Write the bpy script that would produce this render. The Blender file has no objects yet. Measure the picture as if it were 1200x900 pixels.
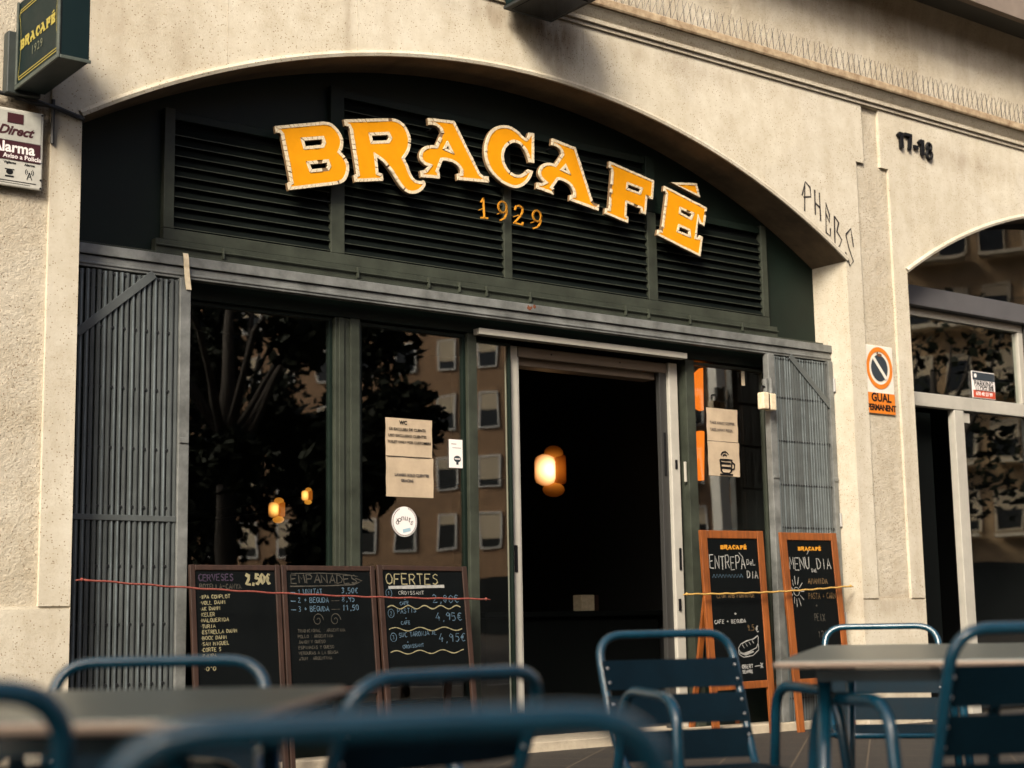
import bpy, math, random
from mathutils import Vector, Matrix
random.seed(7)
R = math.radians
sc = bpy.context.scene
COL = sc.collection

# ------------------------------------------------------------------ helpers
def gz(y):                      # the pavement rises gently towards the facade
    return 0.14 + 0.01 * y

def tag(o, label=None, cat=None, group=None, kind=None):
    if label: o['label'] = label
    if cat: o['category'] = cat
    if group: o['group'] = group
    if kind: o['kind'] = kind
    return o

def empty(name, loc=(0, 0, 0), rot=(0, 0, 0), parent=None):
    o = bpy.data.objects.new(name, None)
    COL.objects.link(o)
    o.location = loc
    o.rotation_euler = rot
    o.empty_display_size = 0.1
    if parent: o.parent = parent
    return o

def thing(name, label, cat, loc=(0, 0, 0), rot=(0, 0, 0), group=None):
    return tag(empty(name, loc, rot), label, cat, group)

class MB:
    def __init__(s):
        s.v = []; s.f = []; s.mi = []; s.cur = 0; s.M = None
    def add(s, vs, fs):
        n = len(s.v)
        if s.M is not None: vs = [tuple(s.M @ Vector(p)) for p in vs]
        s.v += [tuple(p) for p in vs]
        for f in fs:
            s.f.append(tuple(i + n for i in f)); s.mi.append(s.cur)
        return s
    def box(s, x0, x1, y0, y1, z0, z1):
        return s.add([(x0,y0,z0),(x1,y0,z0),(x1,y1,z0),(x0,y1,z0),(x0,y0,z1),(x1,y0,z1),(x1,y1,z1),(x0,y1,z1)],
              [(0,3,2,1),(4,5,6,7),(0,1,5,4),(1,2,6,5),(2,3,7,6),(3,0,4,7)])
    def quad(s, a, b, c, d):
        return s.add([a, b, c, d], [(0, 1, 2, 3)])
    def bar(s, a, b, w, t, up=(0, -1, 0)):
        a = Vector(a); b = Vector(b); d = (b - a).normalized(); u = Vector(up)
        u = (u - d * u.dot(d)).normalized(); r = d.cross(u)
        vs = []
        for p in (a, b):
            for sx, sy in ((-1,-1),(1,-1),(1,1),(-1,1)):
                vs.append(p + r * (sx*w/2) + u * (sy*t/2))
        return s.add(vs, [(0,3,2,1),(4,5,6,7),(0,1,5,4),(1,2,6,5),(2,3,7,6),(3,0,4,7)])
    def tube(s, pts, rad, n=8, closed=False, caps=True):
        pts = [Vector(p) for p in pts]; m = len(pts)
        rads = rad if isinstance(rad, (list, tuple)) else [rad] * m
        tang = []
        for i in range(m):
            a = pts[(i-1) % m] if (closed or i > 0) else pts[i]
            b = pts[(i+1) % m] if (closed or i < m-1) else pts[i]
            t = (b - a)
            tang.append(t.normalized() if t.length > 1e-9 else Vector((0,0,1)))
        t0 = tang[0]; ref = Vector((0,0,1)) if abs(t0.z) < .9 else Vector((1,0,0))
        u = (ref - t0 * ref.dot(t0)).normalized()
        vs = []
        for i in range(m):
            t = tang[i]; u = (u - t * u.dot(t)).normalized(); w = t.cross(u)
            for k in range(n):
                a = 2*math.pi*k/n
                vs.append(pts[i] + (u*math.cos(a) + w*math.sin(a)) * rads[i])
        fs = []
        for i in range(m if closed else m-1):
            j = (i+1) % m
            for k in range(n):
                k2 = (k+1) % n
                fs.append((i*n+k, i*n+k2, j*n+k2, j*n+k))
        if not closed and caps:
            fs.append(tuple(range(n-1, -1, -1))); fs.append(tuple((m-1)*n + k for k in range(n)))
        return s.add(vs, fs)
    def disc(s, c, r, n=24, ax='y', d=0.004, ratio=1.0):
        # a short cylinder facing -axis
        vs = []
        for dd in (0, d):
            for k in range(n):
                a = 2*math.pi*k/n
                if ax == 'y': vs.append((c[0]+r*math.cos(a), c[1]+dd, c[2]+r*ratio*math.sin(a)))
                else: vs.append((c[0]+dd, c[1]-r*math.cos(a), c[2]+r*ratio*math.sin(a)))
        fs = [tuple(range(n)), tuple(range(2*n-1, n-1, -1))]
        for k in range(n): fs.append((k, n+k, n+(k+1) % n, (k+1) % n))
        return s.add(vs, fs)
    def sphere(s, c, r, seg=10, rings=6, sq=(1,1,1)):
        vs = []; fs = []
        for i in range(rings+1):
            ph = math.pi*i/rings
            for k in range(seg):
                a = 2*math.pi*k/seg
                vs.append((c[0]+r*sq[0]*math.sin(ph)*math.cos(a), c[1]+r*sq[1]*math.sin(ph)*math.sin(a), c[2]+r*sq[2]*math.cos(ph)))
        for i in range(rings):
            for k in range(seg):
                fs.append((i*seg+k, (i+1)*seg+k, (i+1)*seg+(k+1) % seg, i*seg+(k+1) % seg))
        return s.add(vs, fs)
    def build(s, name, mats, parent=None, smooth=False, bevel=0.0, loc=None, rot=None):
        me = bpy.data.meshes.new(name)
        me.from_pydata(s.v, [], s.f)
        for m in (mats if isinstance(mats, (list, tuple)) else [mats]): me.materials.append(m)
        me.polygons.foreach_set('material_index', s.mi)
        if smooth: me.polygons.foreach_set('use_smooth', [True]*len(me.polygons))
        me.update()
        o = bpy.data.objects.new(name, me)
        COL.objects.link(o)
        if parent: o.parent = parent
        if loc: o.location = loc
        if rot: o.rotation_euler = rot
        if bevel:
            b = o.modifiers.new('bevel', 'BEVEL'); b.width = bevel; b.segments = 2; b.limit_method = 'ANGLE'; b.angle_limit = R(40)
        return o

def copy_tree(o, parent=None):
    c = o.copy(); COL.objects.link(c)
    if parent: c.parent = parent
    for ch in list(o.children): copy_tree(ch, c)
    return c

def arcpts(c, r, a0, a1, n, f):
    return [f(c[0] + r*math.cos(a0+(a1-a0)*i/n), c[1] + r*math.sin(a0+(a1-a0)*i/n)) for i in range(n+1)]

def fillet(pts, r, n=5):
    # round the inner corners of a polyline
    pts = [Vector(p) for p in pts]; out = [pts[0]]
    for i in range(1, len(pts)-1):
        p = pts[i]; rr = r[i] if isinstance(r, (list, tuple)) else r
        a = (pts[i-1]-p); b = (pts[i+1]-p)
        d = min(rr, a.length*.49, b.length*.49)
        if d < 1e-5: out.append(p); continue
        p0 = p + a.normalized()*d; p1 = p + b.normalized()*d
        for k in range(n+1):
            t = k/n; out.append(p0*(1-t)**2 + p*2*t*(1-t) + p1*t*t)
    out.append(pts[-1])
    return out

def text_mesh(body, size, extrude=0.0006, align='CENTER', bold=0.0, shear=0.0, space=1.0):
    c = bpy.data.curves.new('t', 'FONT'); c.body = body; c.size = size; c.extrude = extrude
    c.align_x = align; c.align_y = 'CENTER'; c.offset = bold; c.shear = shear; c.space_character = space
    c.resolution_u = 3
    o = bpy.data.objects.new('t', c); COL.objects.link(o)
    bpy.context.view_layer.update()
    me = bpy.data.meshes.new_from_object(o.evaluated_get(bpy.context.evaluated_depsgraph_get()))
    bpy.data.objects.remove(o); bpy.data.curves.remove(c)
    vs = [tuple(v.co) for v in me.vertices]; fs = [tuple(p.vertices) for p in me.polygons]
    bpy.data.meshes.remove(me)
    return vs, fs

def put_text(mb, body, size, at, facing='-y', **k):
    # lettering on a plane facing -y (x right) or -x (-y right)
    vs, fs = text_mesh(body, size, **k)
    sx = k.get('sx', 1)
    if facing == '-y': mb.add([(at[0]+x, at[1]-z, at[2]+y) for x, y, z in vs], fs)
    else: mb.add([(at[0]-z, at[1]-x, at[2]+y) for x, y, z in vs], fs)
    return mb

# single stroke hand for chalk and marker writing: strokes on a 4 x 6 grid
GL = {
'A':'0,0 2,6 4,0|.8,2.2 3.2,2.2','B':'0,0 0,6 2.6,5.8 3.2,4.6 2.4,3.3 0,3.1|2.4,3.2 3.7,1.8 2.8,.1 0,0','C':'3.8,5.2 2.2,6 .5,4.6 .2,2.4 1.2,.4 2.6,0 3.8,.9',
'D':'0,0 0,6 2.2,5.6 3.8,3.4 3,.9 0,0','E':'3.6,6 0,6 0,0 3.7,0|0,3.2 2.8,3.2','F':'3.7,6 0,6 0,0|0,3.2 2.7,3.2','G':'3.7,5.2 2,6 .3,4.4 .2,2 1.6,0 3.5,.7 3.6,2.6 2.2,2.6',
'H':'0,0 0,6|4,0 4,6|0,3 4,3','I':'2,0 2,6','J':'3.4,6 3.4,1.4 2.2,0 .6,.6','K':'0,0 0,6|3.6,6 0,2.6 3.8,0','L':'0,6 0,0 3.5,0','M':'0,0 .3,6 2,2.4 3.7,6 4,0',
'N':'0,0 0,6 3.8,0 3.8,6','O':'2,6 .5,5 0,2.8 .8,.6 2.2,0 3.6,1 4,3.2 3.3,5.3 2,6','P':'0,0 0,6 2.6,6 3.7,4.7 2.7,3 0,2.8','Q':'2,6 .3,4.8 0,2.6 1,.3 2.6,0 3.9,2 3.7,4.6 2,6|2.4,1.6 4,-.4',
'R':'0,0 0,6 2.6,6 3.6,4.7 2.6,3.1 0,2.9|1.6,3 3.8,0','S':'3.5,5.3 2,6 .5,5.2 .6,3.8 3,2.6 3.6,1.2 2.2,0 .2,.7','T':'0,6 4,6|2,6 2,0','U':'0,6 .1,1.6 1.6,0 3.2,.8 3.8,6','V':'0,6 2,0 4,6',
'W':'0,6 1,0 2,4 3,0 4,6','X':'0,0 4,6|0,6 4,0','Y':'0,6 2,3 4,6|2,3 1.8,0','Z':'0,6 4,6 0,0 4,0',
'0':'2,6 .4,4.6 .3,1.6 1.8,0 3.4,1.2 3.6,4.4 2,6','1':'.8,4.6 2.2,6 2.2,0','2':'.4,4.8 1.6,6 3.2,5.2 2.8,3.2 .2,0 3.8,.1','3':'.4,5.6 2.4,6 3.2,4.6 1.6,3.2 3.4,2 3,.4 .4,.2',
'4':'2.6,6 .2,2 3.9,2.2|3,3.6 2.8,0','5':'3.5,6 .8,6 .6,3.4 2.8,3.6 3.5,1.8 2.2,0 .3,.4','6':'3,6 .8,3.4 .6,1 2.2,0 3.5,1.4 2.6,3 .8,2.2','7':'.3,6 3.7,6 1.5,0|1,3 3.1,3.2',
'8':'2,6 .6,4.8 3.2,1.8 2,0 .4,1.6 3.4,4.8 2,6','9':'3.4,4.4 2,3 .6,4.2 1.8,6 3.4,5 3.2,0','.':'1.8,0 2.1,.3','·':'1.7,2.8 2.1,3.1',',':'2.1,.6 1.4,-1',
'-':'.4,3 3.6,3.1','+':'2,1.2 2,4.8|.3,3 3.7,3',':':'2,1 2,1.4|2,4 2,4.4',"'":'2,6 1.8,4.6','e':'.4,1.8 3.2,2.2 2.8,3.8 1.2,3.8 .3,2 1,.2 3.2,.4','€':'3.8,5.4 2.2,6 .8,4.4 .8,1.6 2.2,0 3.8,.7|0,3.6 2.8,3.7|0,2.5 2.5,2.5','_':'0,0 4,0','`':'1,8 2.6,6.8','´':'1.6,6.8 2.8,8',
}
def hand(mb, text, x, z, h, w=0.006, y=-0.0135, cw=None, jit=0.25, rise=0.0, rng=None):
    """ribbons of chalk in the local plane y (facing -y); h letter height; returns the end x"""
    rng = rng or random
    cw = cw or h*0.62
    cx = x
    for ch in text:
        up = ch.upper() if ch != 'e' else 'e'
        if ch == ' ': cx += cw*.8; continue
        g = GL.get(up)
        if g is None: cx += cw; continue
        s = h/6.0; k = (cw*.78)/4.0
        dz = rng.uniform(-.05, .05)*h; tl = rng.uniform(-.08, .08)
        for st in g.split('|'):
            pts = []
            for p in st.split():
                a, b = p.split(','); a = float(a); b = float(b)
                pts.append((cx + (a + tl*b + rng.uniform(-jit, jit))*k, z + dz + (cx-x)*rise + (b + rng.uniform(-jit, jit))*s))
            ribbon(mb, pts, w, y, rng)
        cx += cw*(.75 if up in ".,'`´:·" else 1)
    return cx
def ribbon(mb, pts, w, y, rng=random):
    # a chalk line of slightly uneven width
    P = [Vector((a, b)) for a, b in pts]
    Q = [P[0]]
    for i in range(len(P)-1):
        n = max(1, int((P[i+1]-P[i]).length/(w*4)))
        for k in range(1, n+1): Q.append(P[i].lerp(P[i+1], k/n))
    vs = []; fs = []
    for i, p in enumerate(Q):
        a = Q[max(0, i-1)]; b = Q[min(len(Q)-1, i+1)]
        t = b-a
        if t.length < 1e-9: t = Vector((1, 0))
        t.normalize(); nrm = Vector((-t.y, t.x)); ww = w*rng.uniform(.32, .62)
        vs += [(p.x+nrm.x*ww, y, p.y+nrm.y*ww), (p.x-nrm.x*ww, y, p.y-nrm.y*ww)]
    for i in range(len(Q)-1): fs.append((2*i, 2*i+1, 2*i+3, 2*i+2))
    mb.add(vs, fs)

# ------------------------------------------------------------------ materials
def mat(name, col, rough=.6, metal=0.0, spec=.5, var=0.0, vscale=6.0, bump=0.0, bscale=60.0, coat=0.0, emit=None, estr=0.0, col2=None, detail=6.0, stretch=None):
    m = bpy.data.materials.new(name); m.use_nodes = True
    nt = m.node_tree; b = nt.nodes['Principled BSDF']
    b.inputs['Base Color'].default_value = (*col, 1); b.inputs['Roughness'].default_value = rough
    b.inputs['Metallic'].default_value = metal; b.inputs['Specular IOR Level'].default_value = spec
    if coat: b.inputs['Coat Weight'].default_value = coat; b.inputs['Coat Roughness'].default_value = .12
    if emit:
        b.inputs['Emission Color'].default_value = (*emit, 1); b.inputs['Emission Strength'].default_value = estr
    N = nt.nodes; Lk = nt.links
    if var or bump:
        tc = N.new('ShaderNodeTexCoord'); mp = N.new('ShaderNodeMapping'); Lk.new(tc.outputs['Object'], mp.inputs['Vector'])
        if stretch: mp.inputs['Scale'].default_value = stretch
    if var:
        nz = N.new('ShaderNodeTexNoise'); nz.inputs['Scale'].default_value = vscale; nz.inputs['Detail'].default_value = detail; nz.inputs['Roughness'].default_value = .65
        Lk.new(mp.outputs['Vector'], nz.inputs['Vector'])
        cr = N.new('ShaderNodeValToRGB'); cr.color_ramp.elements[0].position = .3; cr.color_ramp.elements[1].position = .72
        c2 = col2 or tuple(c*(1-var) for c in col)
        cr.color_ramp.elements[0].color = (*c2, 1); cr.color_ramp.elements[1].color = (*col, 1)
        Lk.new(nz.outputs['Fac'], cr.inputs['Fac']); Lk.new(cr.outputs['Color'], b.inputs['Base Color'])
        mr = N.new('ShaderNodeMapRange'); mr.inputs['To Min'].default_value = max(0, rough-.12); mr.inputs['To Max'].default_value = min(1, rough+.12)
        Lk.new(nz.outputs['Fac'], mr.inputs['Value']); Lk.new(mr.outputs['Result'], b.inputs['Roughness'])
    if bump:
        n2 = N.new('ShaderNodeTexNoise'); n2.inputs['Scale'].default_value = bscale; n2.inputs['Detail'].default_value = 5
        Lk.new(mp.outputs['Vector'], n2.inputs['Vector'])
        bp = N.new('ShaderNodeBump'); bp.inputs['Strength'].default_value = bump; bp.inputs['Distance'].default_value = .01
        Lk.new(n2.outputs['Fac'], bp.inputs['Height']); Lk.new(bp.outputs['Normal'], b.inputs['Normal'])
    return m

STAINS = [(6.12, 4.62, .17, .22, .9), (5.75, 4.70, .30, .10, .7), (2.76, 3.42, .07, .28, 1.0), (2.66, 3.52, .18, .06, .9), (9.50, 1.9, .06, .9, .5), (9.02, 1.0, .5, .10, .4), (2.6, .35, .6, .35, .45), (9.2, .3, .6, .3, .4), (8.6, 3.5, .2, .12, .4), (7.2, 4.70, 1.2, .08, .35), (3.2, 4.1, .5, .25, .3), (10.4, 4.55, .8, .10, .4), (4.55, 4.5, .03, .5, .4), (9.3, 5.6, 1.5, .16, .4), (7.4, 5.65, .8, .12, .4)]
def stucco(name, rough_bump, dirt, base=(.575,.54,.455), pits=.8):
    m = bpy.data.materials.new(name); m.use_nodes = True
    nt = m.node_tree; N = nt.nodes; Lk = nt.links; b = N['Principled BSDF']
    b.inputs['Roughness'].default_value = .92; b.inputs['Specular IOR Level'].default_value = .2
    tc = N.new('ShaderNodeTexCoord')
    def noise(scale, det=6, st=None, rg=.6):
        n = N.new('ShaderNodeTexNoise'); n.inputs['Scale'].default_value = scale; n.inputs['Detail'].default_value = det; n.inputs['Roughness'].default_value = rg
        if st:
            mp = N.new('ShaderNodeMapping'); mp.inputs['Scale'].default_value = st; Lk.new(tc.outputs['Object'], mp.inputs['Vector']); Lk.new(mp.outputs['Vector'], n.inputs['Vector'])
        else: Lk.new(tc.outputs['Object'], n.inputs['Vector'])
        return n
    def ramp(src, p0, p1, c0, c1):
        r = N.new('ShaderNodeValToRGB'); r.color_ramp.elements[0].position = p0; r.color_ramp.elements[1].position = p1
        r.color_ramp.elements[0].color = (*c0, 1); r.color_ramp.elements[1].color = (*c1, 1); Lk.new(src, r.inputs['Fac']); return r
    def mix(fac, a, bb, mode='MULTIPLY'):
        x = N.new('ShaderNodeMix'); x.data_type = 'RGBA'; x.blend_type = mode
        if isinstance(fac, float): x.inputs[0].default_value = fac
        else: Lk.new(fac, x.inputs[0])
        Lk.new(a, x.inputs[6])
        if isinstance(bb, tuple): x.inputs[7].default_value = (*bb, 1)
        else: Lk.new(bb, x.inputs[7])
        return x.outputs[2]
    big = noise(1.1, 8)
    c = ramp(big.outputs['Fac'], .33, .68, (base[0]*.86, base[1]*.84, base[2]*.80), base).outputs['Color']
    mid = noise(9, 8, None, .7)
    c = mix(.55, c, ramp(mid.outputs['Fac'], .32, .62, (.74,.69,.61), (1,1,1)).outputs['Color'])
    run = noise(5, 6, (1, 1, .10), .6)
    c = mix(dirt, c, ramp(run.outputs['Fac'], .36, .56, (.55,.47,.38), (1,1,1)).outputs['Color'])
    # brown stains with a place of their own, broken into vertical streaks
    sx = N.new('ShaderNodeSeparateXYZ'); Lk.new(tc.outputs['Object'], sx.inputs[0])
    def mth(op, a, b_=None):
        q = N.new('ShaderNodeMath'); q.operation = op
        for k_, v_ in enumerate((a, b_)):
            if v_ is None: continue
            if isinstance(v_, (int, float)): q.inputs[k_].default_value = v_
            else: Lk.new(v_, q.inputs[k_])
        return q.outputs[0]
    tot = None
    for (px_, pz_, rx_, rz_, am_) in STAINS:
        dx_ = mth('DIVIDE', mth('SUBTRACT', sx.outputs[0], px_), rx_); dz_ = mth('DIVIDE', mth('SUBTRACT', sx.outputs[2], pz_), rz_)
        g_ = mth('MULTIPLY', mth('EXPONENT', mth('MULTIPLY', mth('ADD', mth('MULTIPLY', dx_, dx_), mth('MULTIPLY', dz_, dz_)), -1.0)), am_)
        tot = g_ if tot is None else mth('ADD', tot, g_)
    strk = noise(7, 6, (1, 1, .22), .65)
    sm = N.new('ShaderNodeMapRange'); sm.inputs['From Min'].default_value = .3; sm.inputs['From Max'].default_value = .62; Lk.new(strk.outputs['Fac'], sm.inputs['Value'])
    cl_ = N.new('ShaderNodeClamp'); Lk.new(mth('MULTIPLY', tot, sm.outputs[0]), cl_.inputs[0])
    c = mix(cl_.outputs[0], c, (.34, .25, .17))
    # dark pits and specks
    vz = N.new('ShaderNodeTexVoronoi'); vz.inputs['Scale'].default_value = 55; Lk.new(tc.outputs['Object'], vz.inputs['Vector'])
    pn = noise(4, 4)
    th = N.new('ShaderNodeMath'); th.operation = 'MULTIPLY'; Lk.new(pn.outputs['Fac'], th.inputs[0]); th.inputs[1].default_value = .34
    lt = N.new('ShaderNodeMath'); lt.operation = 'LESS_THAN'; Lk.new(vz.outputs['Distance'], lt.inputs[0]); Lk.new(th.outputs[0], lt.inputs[1])
    fac = N.new('ShaderNodeMath'); fac.operation = 'MULTIPLY'; Lk.new(lt.outputs[0], fac.inputs[0]); fac.inputs[1].default_value = pits
    c = mix(fac.outputs[0], c, (.42,.33,.25))
    spn = noise(75, 3, None, .8); spm = noise(1.7, 5)
    sr = N.new('ShaderNodeMapRange'); sr.inputs['From Min'].default_value = .54; sr.inputs['From Max'].default_value = .66; Lk.new(spn.outputs['Fac'], sr.inputs['Value'])
    sr2 = N.new('ShaderNodeMapRange'); sr2.inputs['From Min'].default_value = .46; sr2.inputs['From Max'].default_value = .66; Lk.new(spm.outputs['Fac'], sr2.inputs['Value'])
    c = mix(mth('MULTIPLY', mth('MULTIPLY', sr.outputs[0], sr2.outputs[0]), .75), c, (.50, .42, .33))
    # patches of repair, slightly paler
    pt = noise(.6, 3)
    c = mix(.35, c, ramp(pt.outputs['Fac'], .5, .52, (1,1,1), (1.12,1.12,1.1)).outputs['Color'])
    Lk.new(c, b.inputs['Base Color'])
    fine = noise(110, 5, None, .7); fin2 = noise(26, 5)
    ad = N.new('ShaderNodeMath'); ad.operation = 'ADD'; Lk.new(fine.outputs['Fac'], ad.inputs[0]); Lk.new(fin2.outputs['Fac'], ad.inputs[1])
    sb = N.new('ShaderNodeMath'); sb.operation = 'SUBTRACT'; Lk.new(ad.outputs[0], sb.inputs[0]); Lk.new(fac.outputs[0], sb.inputs[1])
    bp = N.new('ShaderNodeBump'); bp.inputs['Strength'].default_value = rough_bump; bp.inputs['Distance'].default_value = .012
    Lk.new(sb.outputs[0], bp.inputs['Height']); Lk.new(bp.outputs['Normal'], b.inputs['Normal'])
    return m

def glass(name, tint=(.93,.96,.94), ior=2.05):
    m = bpy.data.materials.new(name); m.use_nodes = True
    nt = m.node_tree; N = nt.nodes; Lk = nt.links
    for n in list(N):
        if n.type != 'OUTPUT_MATERIAL': N.remove(n)
    out = [n for n in N if n.type == 'OUTPUT_MATERIAL'][0]
    tr = N.new('ShaderNodeBsdfTransparent'); tr.inputs['Color'].default_value = (*tint, 1)
    gl = N.new('ShaderNodeBsdfGlossy'); gl.inputs['Roughness'].default_value = .006
    # the same reflectance from both sides of the pane (Schlick)
    ge = N.new('ShaderNodeNewGeometry'); dt = N.new('ShaderNodeVectorMath'); dt.operation = 'DOT_PRODUCT'
    Lk.new(ge.outputs['Normal'], dt.inputs[0]); Lk.new(ge.outputs['Incoming'], dt.inputs[1])
    def mm(op, a, b_=None):
        q = N.new('ShaderNodeMath'); q.operation = op
        for k_, v_ in enumerate((a, b_)):
            if v_ is None: continue
            if isinstance(v_, (int, float)): q.inputs[k_].default_value = v_
            else: Lk.new(v_, q.inputs[k_])
        return q
    r0 = ((ior-1)/(ior+1))**2
    fr = mm('ADD', mm('MULTIPLY', mm('POWER', mm('SUBTRACT', 1.0, mm('ABSOLUTE', dt.outputs['Value']).outputs[0]).outputs[0], 5.0).outputs[0], 1-r0).outputs[0], r0)
    nz = N.new('ShaderNodeTexNoise'); nz.inputs['Scale'].default_value = 1.6; nz.inputs['Detail'].default_value = 1
    tc = N.new('ShaderNodeTexCoord'); Lk.new(tc.outputs['Object'], nz.inputs['Vector'])
    bp = N.new('ShaderNodeBump'); bp.inputs['Strength'].default_value = .05; bp.inputs['Distance'].default_value = .02
    Lk.new(nz.outputs['Fac'], bp.inputs['Height']); Lk.new(bp.outputs['Normal'], gl.inputs['Normal'])
    mx = N.new('ShaderNodeMixShader'); Lk.new(fr.outputs[0], mx.inputs[0]); Lk.new(tr.outputs[0], mx.inputs[1]); Lk.new(gl.outputs[0], mx.inputs[2])
    Lk.new(mx.outputs[0], out.inputs['Surface'])
    return m

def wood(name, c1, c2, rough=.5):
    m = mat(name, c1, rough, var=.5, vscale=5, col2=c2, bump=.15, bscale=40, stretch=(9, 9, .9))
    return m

def paving_mat():
    m = bpy.data.materials.new('paving_slabs'); m.use_nodes = True
    nt = m.node_tree; N = nt.nodes; Lk = nt.links; b = N['Principled BSDF']
    b.inputs['Roughness'].default_value = .75
    tc = N.new('ShaderNodeTexCoord'); mp = N.new('ShaderNodeMapping'); mp.inputs['Rotation'].default_value = (0, 0, R(51)); Lk.new(tc.outputs['Object'], mp.inputs['Vector'])
    br = N.new('ShaderNodeTexBrick'); br.offset = 0; br.inputs['Scale'].default_value = 1; br.inputs['Brick Width'].default_value = .4; br.inputs['Row Height'].default_value = .4
    br.inputs['Mortar Size'].default_value = .006; br.inputs['Mortar Smooth'].default_value = .1
    br.inputs['Color1'].default_value = (.030,.026,.021,1); br.inputs['Color2'].default_value = (.022,.019,.016,1); br.inputs['Mortar'].default_value = (.085,.068,.048,1)
    Lk.new(mp.outputs['Vector'], br.inputs['Vector'])
    nz = N.new('ShaderNodeTexNoise'); nz.inputs['Scale'].default_value = 45; nz.inputs['Detail'].default_value = 7; nz.inputs['Roughness'].default_value = .75; Lk.new(tc.outputs['Object'], nz.inputs['Vector'])
    cr = N.new('ShaderNodeValToRGB'); cr.color_ramp.elements[0].position = .35; cr.color_ramp.elements[1].position = .7
    cr.color_ramp.elements[0].color = (.45,.42,.4,1); cr.color_ramp.elements[1].color = (1.25,1.2,1.1,1); Lk.new(nz.outputs['Fac'], cr.inputs['Fac'])
    mx = N.new('ShaderNodeMix'); mx.data_type = 'RGBA'; mx.blend_type = 'MULTIPLY'; mx.inputs[0].default_value = 1
    Lk.new(br.outputs['Color'], mx.inputs[6]); Lk.new(cr.outputs['Color'], mx.inputs[7]); Lk.new(mx.outputs[2], b.inputs['Base Color'])
    # small raised studs of the slabs
    mp2 = N.new('ShaderNodeMapping'); mp2.inputs['Rotation'].default_value = (0, 0, R(51)); mp2.inputs['Scale'].default_value = (30, 30, 1); Lk.new(tc.outputs['Object'], mp2.inputs['Vector'])
    vo = N.new('ShaderNodeTexVoronoi'); vo.inputs['Scale'].default_value = 1; vo.inputs['Randomness'].default_value = .12; Lk.new(mp2.outputs['Vector'], vo.inputs['Vector'])
    bp = N.new('ShaderNodeBump'); bp.inputs['Strength'].default_value = .5; bp.inputs['Distance'].default_value = .004; bp.invert = True
    Lk.new(vo.outputs['Distance'], bp.inputs['Height'])
    bp2 = N.new('ShaderNodeBump'); bp2.inputs['Strength'].default_value = .4; bp2.inputs['Distance'].default_value = .005
    Lk.new(nz.outputs['Fac'], bp2.inputs['Height']); Lk.new(bp.outputs['Normal'], bp2.inputs['Normal']); Lk.new(bp2.outputs['Normal'], b.inputs['Normal'])
    return m

M = {}
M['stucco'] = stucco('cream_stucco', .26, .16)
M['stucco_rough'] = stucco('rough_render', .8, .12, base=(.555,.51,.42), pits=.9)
M['stucco_upper'] = stucco('upper_render', .8, .3, base=(.62,.57,.47), pits=.6)
M['cornice'] = mat('cornice_stone', (.50,.40,.28), .9, var=.5, vscale=7, col2=(.20,.145,.09), bump=.3, bscale=50)
M['cornice_edge'] = mat('rusty_cornice_edge', (.48,.38,.25), .9, var=.6, vscale=16, col2=(.20,.13,.07), bump=.4, bscale=60)
M['soffit_brown'] = mat('brown_soffit', (.20,.145,.09), .9, var=.6, vscale=3.5, col2=(.07,.05,.033), bump=.3, bscale=70)  # mottled brown, darker than the wall stucco
M['soffit'] = mat('grey_soffit', (.20,.16,.13), .9, var=.3, vscale=3)
M['soffit_band'] = mat('dark_soffit_band', (.05,.05,.045), .8, var=.3, vscale=3)
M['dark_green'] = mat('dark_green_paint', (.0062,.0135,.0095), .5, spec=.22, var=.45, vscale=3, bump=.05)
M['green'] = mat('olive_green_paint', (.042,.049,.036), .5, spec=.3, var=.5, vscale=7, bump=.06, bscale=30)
M['louvre'] = mat('louvre_paint', (.003,.005,.004), .55, spec=.15, var=.4, vscale=9)
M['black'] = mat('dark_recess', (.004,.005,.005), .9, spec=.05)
M['galv'] = mat('galvanised_steel', (.24,.25,.24), .45, metal=.3, var=.5, vscale=8, bump=.06, col2=(.10,.105,.10))
M['gate'] = mat('grey_gate_paint', (.105,.118,.118), .42, metal=.1, var=.4, vscale=5, bump=.06)
M['gate_light'] = mat('pale_gate_ridge', (.22,.26,.27), .4, metal=.2, var=.5, vscale=9)  # lighter tone for the middle rib of randomly picked slats
M['rivet'] = mat('dark_rivet', (.01,.011,.012), .5)
M['alu'] = mat('cream_aluminium', (.50,.48,.42), .36, metal=.2, var=.2, vscale=5)
M['alu_brown'] = mat('brown_aluminium', (.20,.155,.115), .4, metal=.2, var=.2, vscale=5)
M['alu_grey'] = mat('grey_aluminium', (.04,.04,.038), .4, metal=.2)
M['threshold'] = mat('pale_stone_threshold', (.50,.43,.32), .8, var=.3, vscale=12, bump=.2)
M['glass'] = glass('window_glass', ior=2.0)
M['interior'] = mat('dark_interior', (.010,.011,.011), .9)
M['gold'] = mat('golden_yellow_paint', (.66,.265,.003), .5, spec=.15, var=.12, vscale=14)
M['bulb'] = mat('cream_rim_tiles', (.70,.61,.45), .5, var=.4, vscale=40, col2=(.50,.41,.27))
M['letter_back'] = mat('letter_back', (.16,.10,.05), .6)
M['gold_text'] = mat('gold_digits', (.55,.24,.02), .4)
M['sign_green'] = mat('sign_bottle_green', (.0013,.0105,.0115), .5, spec=.25, var=.25, vscale=8)
M['sign_yellow'] = mat('sign_yellow', (.30,.25,.055), .5, spec=.2)
M['sign_dim'] = mat('sign_faded_line', (.11,.12,.075), .5)
M['white'] = mat('white_enamel', (.70,.66,.58), .4, var=.15, vscale=10)
M['signplate'] = mat('grey_white_plate', (.46,.45,.40), .5, var=.25, vscale=12)
M['maroon'] = mat('maroon_print', (.035,.004,.007), .5)
M['ink'] = mat('black_ink', (.005,.005,.006), .6, spec=.2)
M['inkgrey'] = mat('grey_ink', (.07,.058,.05), .7)
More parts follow.
